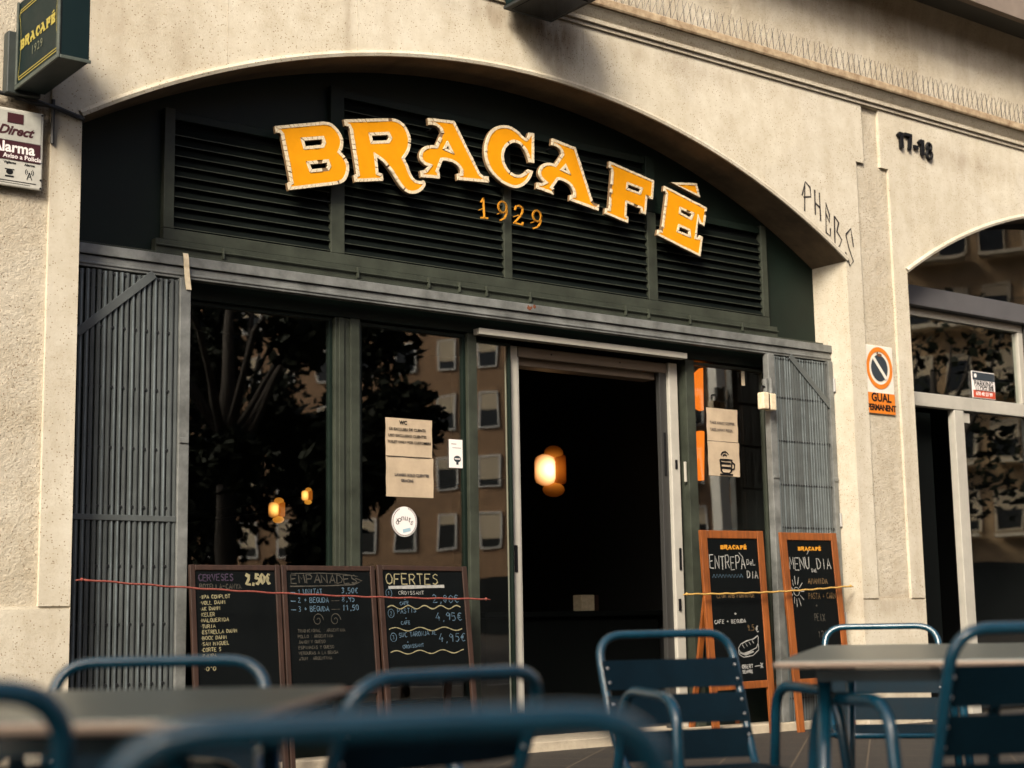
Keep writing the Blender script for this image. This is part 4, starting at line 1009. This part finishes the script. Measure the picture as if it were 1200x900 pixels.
# ------------------------------------------------------------------ blackboards
def board(name_label, x0, x1, ztop, zbar, ytop, yfoot, wood_m, roll=0.0, group='menu boards leaning along the front', bw=.052):
    gx = (x0+x1)/2; g0 = gz(yfoot) if yfoot < .16 else .20
    if yfoot >= .16: g0 = .20
    lean = math.atan2(ytop-yfoot, ztop-g0)
    H = (ztop-g0)/math.cos(lean)
    t = thing('menu_board', name_label, 'blackboard', (gx, yfoot, g0), (-lean, R(roll), 0), group)
    w = (x1-x0)/2; zb = zbar-g0
    for sx in (-1, 1):
        s = MB(); xa, xb = sorted((sx*w, sx*(w-bw))); s.box(xa, xb, -.012, .012, 0, H); s.build('leg', wood_m, t, bevel=.004)
    s = MB(); s.box(-w+bw+.001, w-bw-.001, -.0115, .0115, H-(.055 if bw > .05 else .030), H-.001); s.build('top_rail', wood_m, t, bevel=.004)
    s = MB(); s.box(-w+bw+.001, w-bw-.001, -.0115, .0115, zb-.05, zb); s.build('bottom_rail', wood_m, t, bevel=.004)
    s = MB(); s.box(-w+bw-.004, w-bw+.004, -.004, .008, zb-.004, H-.026); s.build('slate_panel', M['slate'], t)
    for sx in (-1, 1):      # rear legs of the easel
        s = MB(); a = Vector((sx*(w-.09), .03, H*.80)); bq = Vector((sx*(w-.09), .03 + H*.20, .0)); s.bar(a, bq, .04, .02); s.build('rear_leg', wood_m, t)
    return t, w-bw, H
YB = -.0052
def chalk(t, mname, fn, nm='chalk_writing', seed=1):
    s = MB(); fn(s, random.Random(seed)); return s.build(nm, M[mname], t)
# board 1
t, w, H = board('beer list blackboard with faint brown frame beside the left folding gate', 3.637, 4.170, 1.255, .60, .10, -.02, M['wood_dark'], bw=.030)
def f(s, r):
    z = H-.18
    for ln in ('IPA COMPLOT', 'VOLL DAMM', 'AK DAMM', 'KELER', 'MALQUERIDA', 'TURIA', 'ESTRELLA DAMM', 'BOCK DAMM', 'SAN MIGUEL', 'CORTE 5', 'DAURA'):
        hand(s, '·'+ln, -w+.020, z, .0185, .0045, YB, cw=.0158, rise=.03, rng=r); z -= .0305
    hand(s, '·SI TARDAN PLUS', -w+.03, z, .014, .0035, YB, cw=.013, rng=r); z -= .037
    hand(s, "·0'0", -w+.03, z, .021, .005, YB, cw=.022, rng=r)
chalk(t, 'ch_cream', f, seed=2)
chalk(t, 'ch_cream', lambda s, r: (hand(s, '2,50€', .060, H-.10, .052, .014, YB, cw=.032, rng=r), hand(s, '2,50€', .064, H-.103, .052, .012, YB+.0004, cw=.032, rng=r)), seed=4)
chalk(t, 'ch_purple', lambda s, r: hand(s, 'CERVESES', -w+.02, H-.085, .034, .007, YB, cw=.026, rng=r), seed=5)
chalk(t, 'ch_dim', lambda s, r: hand(s, 'BOTELLA-CANYA', -w+.025, H-.128, .026, .005, YB, cw=.019, rng=r), seed=6)
# board 2
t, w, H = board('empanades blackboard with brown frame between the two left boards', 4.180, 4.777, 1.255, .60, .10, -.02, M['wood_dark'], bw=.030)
chalk(t, 'ch_dim', lambda s, r: (hand(s, 'EMPANADES', -w+.030, H-.098, .047, .007, YB, cw=.048, rng=r), ribbon(s, [(-w+.02, H-.115), (0, H-.112), (.16, H-.105), (.215, H-.085), (.17, H-.07)], .006, YB, r),
      ribbon(s, [(-w+.03, H-.045), (-.05, H-.042), (.1, H-.048), (.19, H-.06)], .004, YB, r)), seed=7)
def f(s, r):
    for i, (a, b) in enumerate((('1 UNITAT', '3,50€'), ('2 + BEGUDA', '8,95'), ('3 + BEGUDA', '11,50'))):
        z = H-.158-i*.047
        ribbon(s, [(-w+.02, z+.010), (-w+.05, z+.009)], .0045, YB, r)
        hand(s, a, -w+.065, z, .028, .0045, YB, cw=.0205, rng=r); hand(s, b, .075, z+.004, .030, .0048, YB, cw=.0235, rng=r)
chalk(t, 'ch_blue', f, seed=8)
def f(s, r):
    for cx in (-.085, .025):
        ribbon(s, [(cx+(.036-.0017*k)*math.cos(k*.5), H-.30+(.040-.0019*k)*math.sin(k*.5)) for k in range(19)], .0045, YB, r)
    z = H-.365
    for ln in ('TRADICIONAL : ARGENTINA', 'POLLO : ARGENTINA', 'JAMON Y QUESO', 'ESPINACAS Y QUESO', 'VERDURAS A LA BRASA', 'ATUN : ARGENTINA'):
        hand(s, ln, -w+.055, z, .0165, .0036, YB, cw=.0135, rng=r); z -= .030
    for i in (1, 2): ribbon(s, [(.005, H-.148-i*.047), (.06, H-.148-i*.047)], .0026, YB, r)
chalk(t, 'ch_dim', f, seed=9)
# board 3
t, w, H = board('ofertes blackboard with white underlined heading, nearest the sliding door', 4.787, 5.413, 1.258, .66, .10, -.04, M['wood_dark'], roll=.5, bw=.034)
chalk(t, 'ch_cream', lambda s, r: hand(s, 'OFERTES', -w+.022, H-.108, .060, .0075, YB, cw=.053, jit=.12, rng=r), seed=10)
chalk(t, 'ch_white', lambda s, r: (ribbon(s, [(-w+.035, H-.128), (w-.135, H-.118)], .018, YB, r), hand(s, 'CROISSANT', -w+.10, H-.168, .020, .0035, YB, cw=.020, rng=r)), seed=11)
def f(s, r):
    for i, (k, a, b, p) in enumerate((('1', '', 'CAFE', '2,80€'), ('2', 'PASTIS', 'CAFE', '4,95€'), ('3', 'SUC TARONJA XL', 'CROISSANT', '4,95€'))):
        z = (H-.168, H-.283, H-.418)[i]
        cx, cz = -w+.035+i*.006, z+.008
        ribbon(s, [(cx+.021*math.cos(q*.7), cz+.025*math.sin(q*.7)) for q in range(10)], .0035, YB, r); hand(s, k, cx-.008, cz-.011, .022, .0035, YB, cw=.018, rng=r)
        if a: hand(s, a, -w+.085, z+.006, .026, .0042, YB, cw=.022 if i < 2 else .0195, rng=r, rise=.06)
        hand(s, '+', -w+.135, z-.026 if i else z-.032, .012, .0035, YB, cw=.015, rng=r)
        hand(s, b, -w+.105, z-.056 if i else z-.060, .019, .0042, YB, cw=.0165, rng=r, rise=.06)
        hand(s, p, .055+i*.012, (H-.215, H-.318, H-.440)[i], .045, .0052, YB, cw=.041, rng=r)
chalk(t, 'ch_blue', f, seed=12)
def f(s, r):
    for z, n in ((H-.240, 4.5), (H-.365, 3), (H-.495, 3.2)):
        ribbon(s, [(-w+.02+(2*w-.05)*k/40, z+.010*math.sin(2*math.pi*n*k/40)) for k in range(41)], .0065, YB, r)
chalk(t, 'ch_cream', f, seed=13)
# boards 4 and 5
t4, w4, H4 = board('orange framed sandwich board with bread drawing right of the sliding door', 7.390, 7.995, 1.515, .50, .12, .07, M['wood'], roll=-.5, group='orange framed menu boards in the sun', bw=.060)
t5, w5, H5 = board('orange framed daily menu board with a flower drawing before the right gate', 8.170, 8.760, 1.515, .50, .12, .035, M['wood'], roll=-.5, group='orange framed menu boards in the sun', bw=.060)
chalk(t4, 'gold_text', lambda s, r: logo(s, -.12, H4-.128, .255, YB), 'logo')
chalk(t5, 'gold_text', lambda s, r: logo(s, -.125, H5-.128, .245, YB), 'logo')
def f(s, r):
    hand(s, 'ENTREPA', -w4+.012, H4-.258, .088, .0075, YB, cw=.050, jit=.15, rng=r, rise=-.02); ribbon(s, [(.055, H4-.150), (.085, H4-.178)], .007, YB, r)
    hand(s, 'DeL', .125, H4-.235, .038, .006, YB, cw=.030, rng=r); hand(s, 'DIA', .120, H4-.325, .050, .007, YB, cw=.038, rng=r)
    hand(s, '+', -.03, H4-.575, .026, .007, YB, cw=.028, rng=r); hand(s, 'CAFE + BEGUDA', -w4+.020, H4-.625, .024, .0065, YB, cw=.024, rng=r)
    hand(s, '€', w4-.075, H4-.690, .040, .008, YB, cw=.036, rng=r)
    b = [(-.03, -.03), (-.045, 0), (-.02, .035), (.04, .06), (.11, .075), (.15, .10), (.155, .085), (.15, .04), (.13, .0), (.06, -.03), (.0, -.045), (-.03, -.03)]
    ox, oz = .03, H4-.795
    ribbon(s, [(ox+a, oz+c*.8) for a, c in b], .007, YB, r); ribbon(s, [(ox+a, oz+c*.8) for a, c in ((-.045, -.01), (-.04, -.05), (.0, -.075), (.09, -.065), (.15, -.02), (.15, .03))], .007, YB, r)
    for k in range(4): ribbon(s, [(ox-.005+k*.032, oz+.025+k*.008), (ox+.012+k*.032, oz-.0+k*.010)], .005, YB, r)
    ribbon(s, [(ox-.03, oz-.030), (ox+.02, oz-.042), (ox+.10, oz-.025)], .014, YB, r)
    hand(s, 'OBERT', .01, H4-.930, .024, .007, YB, cw=.022, rng=r); hand(s, 'SEMPRE', .01, H4-.962, .020, .007, YB, cw=.017, rng=r)
    ribbon(s, [(.13, H4-.920), (w4-.05, H4-.915)], .006, YB, r); hand(s, 'X', w4-.055, H4-.935, .035, .008, YB, cw=.028, rng=r)
chalk(t4, 'ch_white', f, seed=20)
chalk(t4, 'ch_blue', lambda s, r: ribbon(s, [(-w4+.03+.0145*k, H4-.308+(.012 if k % 2 else -.012)) for k in range(21)], .005, YB, r), seed=21)
chalk(t4, 'ch_ochre', lambda s, r: (hand(s, 'LLOM AMB FORMATGE', -w4+.06, H4-.455, .026, .0045, YB, cw=.022, rng=r), hand(s, '9,5', w4-.16, H4-.678, .040, .0045, YB, cw=.028, rng=r)), seed=22)
def f(s, r):
    hand(s, 'MENU', -w5+.008, H5-.262, .085, .0075, YB, cw=.056, jit=.15, rng=r); ribbon(s, [(-w5+.200, H5-.155), (-w5+.222, H5-.125)], .006, YB, r)
    hand(s, 'DeL', .0, H5-.280, .026, .005, YB, cw=.020, rng=r); hand(s, 'DIA', .062, H5-.260, .075, .0075, YB, cw=.052, jit=.15, rng=r)
    for k in range(11):
        a = k*2*math.pi/11; ox, oz = -w5+.055, H5-.415
        ribbon(s, [(ox+.040*math.cos(a), oz+.05*math.sin(a)), (ox+.08*math.cos(a)*(.65 if math.cos(a) < 0 else 1), oz+.11*math.sin(a))], .006, YB, r)
    ribbon(s, [(-w5+.055+.03*math.cos(q*.6), H5-.415+.03*math.sin(q*.6)) for q in range(12)], .005, YB, r)
chalk(t5, 'ch_white', f, seed=23)
chalk(t5, 'ch_ochre', lambda s, r: (hand(s, 'AMANIDA', -.05, H5-.365, .040, .005, YB, cw=.030, rng=r), hand(s, 'PASTA + CARN', -.06, H5-.470, .040, .005, YB, cw=.025, rng=r)), seed=24)
chalk(t5, 'ch_dim', lambda s, r: (hand(s, '+', .0, H5-.53, .026, .006, YB, cw=.028, rng=r), hand(s, 'PEIX', -.02, H5-.625, .050, .006, YB, cw=.028, rng=r), hand(s, '12€', .0, H5-.74, .044, .006, YB, cw=.034, rng=r)), seed=25)

# ------------------------------------------------------------------ ropes
def rope(name, label, a, b, sag, rad, m):
    a = Vector(a); b = Vector(b); n = 60
    s = MB(); pts = []
    for i in range(n+1):
        t = i/n; p = a.lerp(b, t); p.z -= sag*4*t*(1-t) + .002*math.sin(i*1.3); pts.append(p)
    s.tube(pts, rad, 8)
    for q, d in ((a, -1), (b, 1)):
        s.sphere(q, rad*1.8, 8, 6); s.tube([q, q+Vector((.03*d, 0, -.004))], rad*.7, 6)
    o = s.build(name, m, None, smooth=True); tag(o, label, 'rope')
rope('red_rope', 'red flecked rope tied across the left folding gate and three boards', (2.985, -.075, 1.172), (5.44, -.075, 1.062), .022, .0052, M['red_rope'])
rope('yellow_rope', 'pale yellow cord tied across the two orange framed boards', (7.17, .045, 1.085), (8.80, .045, 1.135), .014, .006, M['yellow_rope'])

# ------------------------------------------------------------------ terrace chairs
def make_chair():
    t = thing('terrace_chair', 'x', 'chair', group='blue metal terrace chairs')
    hw = .215
    P = [(hw-.02, -.21, .425), (hw-.02, .17, .415), (hw-.005, .235, .50), (hw, .345, .80), (-hw, .345, .80), (-hw+.005, .235, .50), (-hw+.02, .17, .415), (-hw+.02, -.21, .425), (hw-.02, -.21, .425)]
    s = MB(); s.tube(fillet(P, [0, .05, .08, .085, .085, .08, .05, .03, 0][:9], 7), .0125, 12); s.build('back_hoop', M['blue'], t, smooth=True)
    for sx in (-1, 1):
        x = sx*(hw+.018)
        P = [(x+sx*.03, -.30, .0), (x, -.215, .645), (x, .105, .655), (x+sx*.03, .235, .0)]
        s = MB(); s.tube(fillet(P, .085, 8), .0145, 12); s.build('arm_frame', M['blue'], t, smooth=True)
        s = MB(); s.tube([(x, -.24, .43), (sx*(hw-.02), -.19, .424)], .009, 8); s.tube([(x, .165, .42), (sx*(hw-.02), .16, .416)], .009, 8); s.build('joint', M['blue'], t, smooth=True)
    for k in range(3):      # back slats, gently hollowed
        t0 = .64 - k*.098 + .047
        n = 8; s = MB(); vs = []
        for i in range(n+1):
            x = -hw + 2*hw*i/n; bow = .012*(1-(2*i/n-1)**2)
            for (dz, dy) in ((.0405, .0), (-.0405, 0)):
                z = t0+dz; y = .235+(z-.5)*.367 + bow - .013
                vs += [(x, y-.004, z), (x, y+.004, z)]
        fs = []
        for i in range(n):
            a = i*4; b = a+4
            fs += [(a, a+2, b+2, b), (a+1, b+1, b+3, a+3), (a, b, b+1, a+1), (a+2, a+3, b+3, b+2)]
        fs += [(0, 1, 3, 2), (n*4, n*4+2, n*4+3, n*4+1)]
        s.add(vs, fs); sl_ = s.build('back_slat', M['blue_slat'], t)
        s = MB()
        for sx in (-1, 1):
            for dz in (.02, -.02):
                z = t0+dz; y = .235+(z-.5)*.367 - .013
                s.sphere((sx*(hw-.012), y-.005, z), .0045, 8, 5, (1,.6,1)); s.sphere((sx*(hw-.012), y+.020, z), .0045, 8, 5, (1,.6,1))
        s.build('rivet', M['bolt'], sl_, smooth=True)
    for k in range(5):
        y = -.19 + k*.078
        s = MB(); s.box(-hw+.022, hw-.022, y-.031, y+.031, .430, .438); s.build('seat_slat', M['blue_slat'], t, bevel=.003)
    s = MB(); s.tube([(-hw-.02, -.268, .22), (hw+.02, -.268, .22)], .009, 8); s.tube([(-hw-.025, .195, .22), (hw+.025, .195, .22)], .009, 8); s.build('stretcher', M['blue'], t, smooth=True)
    return t
CH = [   # top-centre x, y, z of the back, compass direction the chair faces, label
 (3.165, -4.01, .908, 198, 'blue metal chair before the open door showing its three back slats'),
 (2.82, -5.52, .925, 21, 'large dark chair back cut by the right edge of the photo, before the steel table'),
 (4.83, -3.45, .905, 228, 'blue chair behind the steel table with the cream pilaster behind its hoop'),
 (1.405, -4.385, .886, 212, 'blue chair behind the left table, in front of the folding gate'),
 (1.465, -5.34, .874, 351, 'blurred blue chair between the front blurred hoop and the open door'),
 (.645, -6.425, .886, 20, 'most blurred big chair hoop at the bottom of the photo'),
 (.405, -5.86, .900, 2, 'dark blurred chair hoop at the bottom left before the table'),
]
proto = make_chair()
for i, (x, y, z, az, lab) in enumerate(CH):
    o = proto if i == 0 else copy_tree(proto)
    o['label'] = lab
    F = Vector((math.sin(R(az)), math.cos(R(az))))
    px, py = x + .345*F.x, y + .345*F.y
    g = gz(py); k = (z - .012 - g)/.80
    o.location = (px, py, g); o.rotation_euler = (0, 0, math.pi - R(az)); o.scale = (1, 1, k)

def table(label, cx, cy, az, L, W, ztop):
    t = thing('terrace_table', label, 'table', (cx, cy, gz(cy)), (0, 0, -R(az)), 'terrace tables'); h = ztop-gz(cy)
    s = MB(); s.box(-W/2, W/2, -L/2, L/2, h-.010, h); s.build('tabletop', M['steel'], t, bevel=.003)
    s = MB(); rr = [(-W/2, -L/2), (W/2, -L/2), (W/2, L/2), (-W/2, L/2)]
    for i in range(4):
        a, b = rr[i], rr[(i+1) % 4]; s.bar((a[0], a[1], h-.009), (b[0], b[1], h-.009), .014, .010, up=(b[1]-a[1], a[0]-b[0], 0))
    s.build('table_rim', M['table_rim'], t, bevel=.004)
    for sx in (-1, 1):
        for sy in (-1, 1):
            s = MB(); s.tube([(sx*(W/2-.10), sy*(L/2-.14), h-.02), (sx*(W/2-.06), sy*(L/2-.08), 0)], .016, 10); s.build('leg', M['blue'], t, smooth=True)
    for sy in (-1, 1):
        s = MB(); s.box(-W/2+.08, W/2-.08, sy*(L/2-.135)-.015, sy*(L/2-.135)+.015, h-.05, h-.022); s.build('apron_bar', M['blue'], t)
    return t
table('small steel topped table at the left before the three brown framed boards', .79, -5.18, 40, .85, .85, .843)
table('long steel topped table at the right with pale rim', 3.49, -4.79, 52, 1.70, .80, .845)

# ------------------------------------------------------------------ ground
def sheetg(name, x0, x1, y0, y1, fn, m, n=1):
    s = MB(); s.add([(x0, y0, fn(y0)), (x1, y0, fn(y0)), (x1, y1, fn(y1)), (x0, y1, fn(y1))], [(0,1,2,3)]); o = s.build(name, m); return tag(o, kind='structure')
sheetg('ground', -250, 250, -250, 250, lambda y: -.16, M['asphalt'])
sheetg('pavement', -60, 120, -9.5, .62, gz, M['paving'])
s = MB(); s.box(-60, 120, -9.65, -9.503, -.15, gz(-9.5)+.002); tag(s.build('kerb', M['kerb'], bevel=.01), kind='structure')
sheetg('road', -60, 120, -13.8, -9.652, lambda y: -.06, M['asphalt'])
s = MB(); s.box(-60, 120, -60, -13.8, -.15, .08); tag(s.build('far_pavement', M['paving']), kind='structure')

# ------------------------------------------------------------------ across the street (seen in the glass)
win_cache = {}
def block(label, x0, x1, y, h, m, floors, cols, trim, seed, balc=True):
    rng = random.Random(seed); b = thing('apartment_building', label, 'building', ((x0+x1)/2, y, 0), group='apartment blocks across the street')
    w = x1-x0; s = MB(); s.box(-w/2, w/2, -10, 0, .08, h); s.build('wall', m, b)
    s = MB(); s.box(-w/2-.1, w/2+.1, -10.2, .35, h+.002, h+.35); s.build('roof', trim, b)
    fh = (h-4)/floors
    gs = MB(); gs.box(-w/2+.5, w/2-.5, .003, .06, .1, 3.2); gs.build('ground_floor', M['dark_glass'], b)
    key = (seed,)
    wm = MB(); wm.box(-.65, .65, .0, .10, -.95, -.87); wm.box(-.65, -.55, .0, .09, -.86, .86); wm.box(.55, .65, .0, .09, -.86, .86); wm.box(-.65, .65, .0, .10, .87, .95)
    pm = MB(); pm.box(-.54, .54, .01, .04, -.86, .86)
    bm_ = MB(); bm_.box(-.54, .54, .045, .07, .0, .86)
    first = None; firstb = None
    for f in range(floors):
        z = 4 + fh*(f+.5)
        for c in range(cols):
            x = -w/2 + w*(c+.5)/cols
            if first is None:
                first = wm.build('window', trim, b); pm.build('pane', M['dark_glass'], first); bo = bm_.build('roller_blind', M['blind'], first); o = first
            else: o = copy_tree(first, b)
            o.location = (x, 0, z)
            for chd in o.children:
                if chd.name.startswith('roller_blind'): chd.scale = (1, 1, rng.choice((.3, .6, 1, 1.5))); chd.location = (0, 0, .86*(1-chd.scale[2]))
        if balc:
            for c in range(0, cols, 2):
                x = -w/2 + w*(c+1)/cols; bw = w/cols*.82
                if firstb is None:
                    s = MB(); s.box(-bw, bw, .105, 1.1, -1.25, -1.08); firstb = s.build('balcony', trim, b)
                    r_ = MB()
                    k = -bw+.02
                    while k < bw: r_.box(k-.012, k+.012, 1.04, 1.06, -1.08, -.10); k += .13
                    r_.box(-bw, bw, 1.03, 1.07, -.10, -.06); r_.build('railing', M['railing'], firstb); o = firstb
                else: o = copy_tree(firstb, b)
                o.location = (x, 0, z)
    return b
block('tall ochre block far left across the street', -34, -12, -30, 14, M['ochre_render'], 3, 8, M['pale_trim'], 1)
block('grey block across the street from the terrace', -11.9, 8, -30, 13, M['grey_render'], 3, 7, M['pale_trim'], 2)
def turned(label, s0, s1, *a, **k):      # row turned so the sun strikes its fronts; the bend is made up
    b = block(label, 0, 2*(s1-s0), 0, *a, **k); sm = (s0+s1)/2
    b.location = (2*(25 + .5*sm), 2*(-31 + .866*sm), 0); b.rotation_euler = (0, 0, R(60)); return b
turned('brown block with white framed windows mirrored in the first window', -20, 3.0, 34, M['brown_render'], 9, 18, M['white_paint'], 3, False)
turned('narrow ochre block with balconies mirrored in the second window', 3.2, 6.2, 37, M['ochre_render'], 10, 3, M['pale_trim'], 4)
turned('brown brick block with roller blinds mirrored beside the door', 6.4, 12.0, 35, M['brown_render'], 10, 6, M['white_paint'], 5, False)
turned('ochre block with long balconies mirrored in the neighbouring shop', 12.2, 20.0, 38, M['ochre_render'], 10, 8, M['pale_trim'], 6)

def tree(label, x, y, h, rad, n, seed, z0=.08, cb=.36):
    rng = random.Random(seed); t = thing('street_tree', label, 'tree', (x, y, z0), group='street trees along the road')
    s = MB(); top = h*.45
    s.tube([(0,0,0), (.03,.02,top*.5), (.0,.05,top), (.1,0,h*.75)], [.17,.14,.12,.05], 9)
    for k in range(9):
        a = k*2.4+rng.uniform(-.3,.3); e = rng.uniform(.5,.95)
        p1 = (math.cos(a)*rad*.35, math.sin(a)*rad*.35, top+(h-top)*.3); p2 = (math.cos(a)*rad*e, math.sin(a)*rad*e, top+(h-top)*rng.uniform(.35,.85))
        s.tube([(0,.04,top*rng.uniform(.8,1.1)), p1, p2], [.07,.045,.015], 6)
    s.build('trunk', M['bark'], t, smooth=True)
    s = MB(); cl = []
    for k in range(26):
        a = rng.uniform(0, 6.28); rr = rad*math.sqrt(rng.uniform(.02, 1)); zz = rng.uniform(-1, 1)
        cl.append((math.cos(a)*rr*.9, math.sin(a)*rr*.9, h*(1+cb)/2 + zz*(h*(1-cb)/2)*math.sqrt(max(.1, 1-(rr/rad)**2)), rng.uniform(.45, .95)))
    for k in range(n):
        c = rng.choice(cl); d = Vector((rng.gauss(0,1), rng.gauss(0,1), rng.gauss(0,1))).normalized()*c[3]*rng.uniform(.3,1)
        p = Vector(c[:3])+d; u = Vector((rng.gauss(0,1), rng.gauss(0,1), rng.gauss(0,.6))).normalized(); v = u.orthogonal().normalized(); v = (v*math.cos(k)+u.cross(v)*math.sin(k)); q = rng.uniform(.07,.15)
        s.add([p-u*q, p+v*q*.6, p+u*q, p-v*q*.6], [(0,1,2,3)])
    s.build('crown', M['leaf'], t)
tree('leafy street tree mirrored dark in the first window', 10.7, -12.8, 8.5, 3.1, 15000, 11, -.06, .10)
tree('leafy tree at the far kerb mirrored beside the first tree', 14.0, -19.0, 9, 2.9, 10000, 12, .08, .06)
tree('loose tree mirrored in the far arched window', 24.6, -10.6, 7.5, 2.2, 750, 13, -.06)
tree('thin tree at the far kerb mirrored low in the far shop', 29.4, -16.2, 8, 2.4, 700, 14)
tree('unseen tree added at the near kerb to shade the terrace chairs', -4.2, -9.0, 8.2, 2.7, 9000, 21, .05, .34)  # added out of view to keep the sun off the chairs
t = thing('reflection_post', 'added white square post mirrored as a pale strip behind the takeaway poster', 'lamp post', (19.55, -11.2, -.06))  # post added to give a bright strip in the window reflection
s = MB(); s.box(-.11, .11, -.11, .11, 0, 8.2); s.build('post', M['white_paint'], t, bevel=.01)
s = MB(); s.box(-.12, .12, .111, 1.2, 8.0, 8.12); s.build('post_arm', M['galv'], t)

# ------------------------------------------------------------------ light, sky, camera
SUN_AZ, SUN_EL = 180+53, 35
w = bpy.data.worlds.new('World'); sc.world = w; w.use_nodes = True
nt = w.node_tree; bg = nt.nodes['Background']; sky = nt.nodes.new('ShaderNodeTexSky'); sky.sky_type = 'NISHITA'; sky.sun_disc = False
sky.sun_elevation = R(SUN_EL); sky.sun_rotation = R(SUN_AZ); sky.air_density = .7; sky.dust_density = 5.0; sky.ozone_density = 0.0
nt.links.new(sky.outputs[0], bg.inputs[0]); bg.inputs[1].default_value = .10
ld = bpy.data.lights.new('Sun', 'SUN'); ld.energy = 3.2; ld.angle = R(18); ld.color = (1, .90, .75)
lo = bpy.data.objects.new('Sun', ld); COL.objects.link(lo)
dvec = Vector((-math.sin(R(SUN_AZ))*math.cos(R(SUN_EL)), -math.cos(R(SUN_AZ))*math.cos(R(SUN_EL)), -math.sin(R(SUN_EL))))
lo.rotation_euler = dvec.to_track_quat('-Z', 'Y').to_euler(); lo.location = (-20, -20, 25)

yaw, pit, rol = 0.657773576, 0.149696768, -0.017589217
d = Vector((math.sin(yaw)*math.cos(pit), math.cos(yaw)*math.cos(pit), math.sin(pit)))
r = Vector((math.cos(yaw), -math.sin(yaw), 0)); u = r.cross(d)
r, u = r*math.cos(rol)+u*math.sin(rol), -r*math.sin(rol)+u*math.cos(rol)
cd = bpy.data.cameras.new('Camera'); cam = bpy.data.objects.new('Camera', cd); COL.objects.link(cam)
cam.matrix_world = Matrix(((r.x, u.x, -d.x, 0), (r.y, u.y, -d.y, -7.4), (r.z, u.z, -d.z, .95), (0, 0, 0, 1)))
cd.sensor_width = 36; cd.lens = 36*1817.96/1200; cd.clip_start = .05; cd.clip_end = 600
cd.dof.use_dof = True; cd.dof.focus_distance = 8.9; cd.dof.aperture_fstop = 2.7; cd.dof.aperture_blades = 9
sc.camera = cam
vs_ = sc.view_settings; vs_.view_transform = 'Standard'; vs_.look = 'None'; vs_.exposure = 1.02; vs_.gamma = 1; vs_.use_curve_mapping = False
cy = sc.cycles; cy.max_bounces = 6; cy.diffuse_bounces = 3; cy.glossy_bounces = 4; cy.transparent_max_bounces = 10; cy.caustics_reflective = False; cy.caustics_refractive = False
cy.sample_clamp_indirect = 6
cy.use_denoising = True
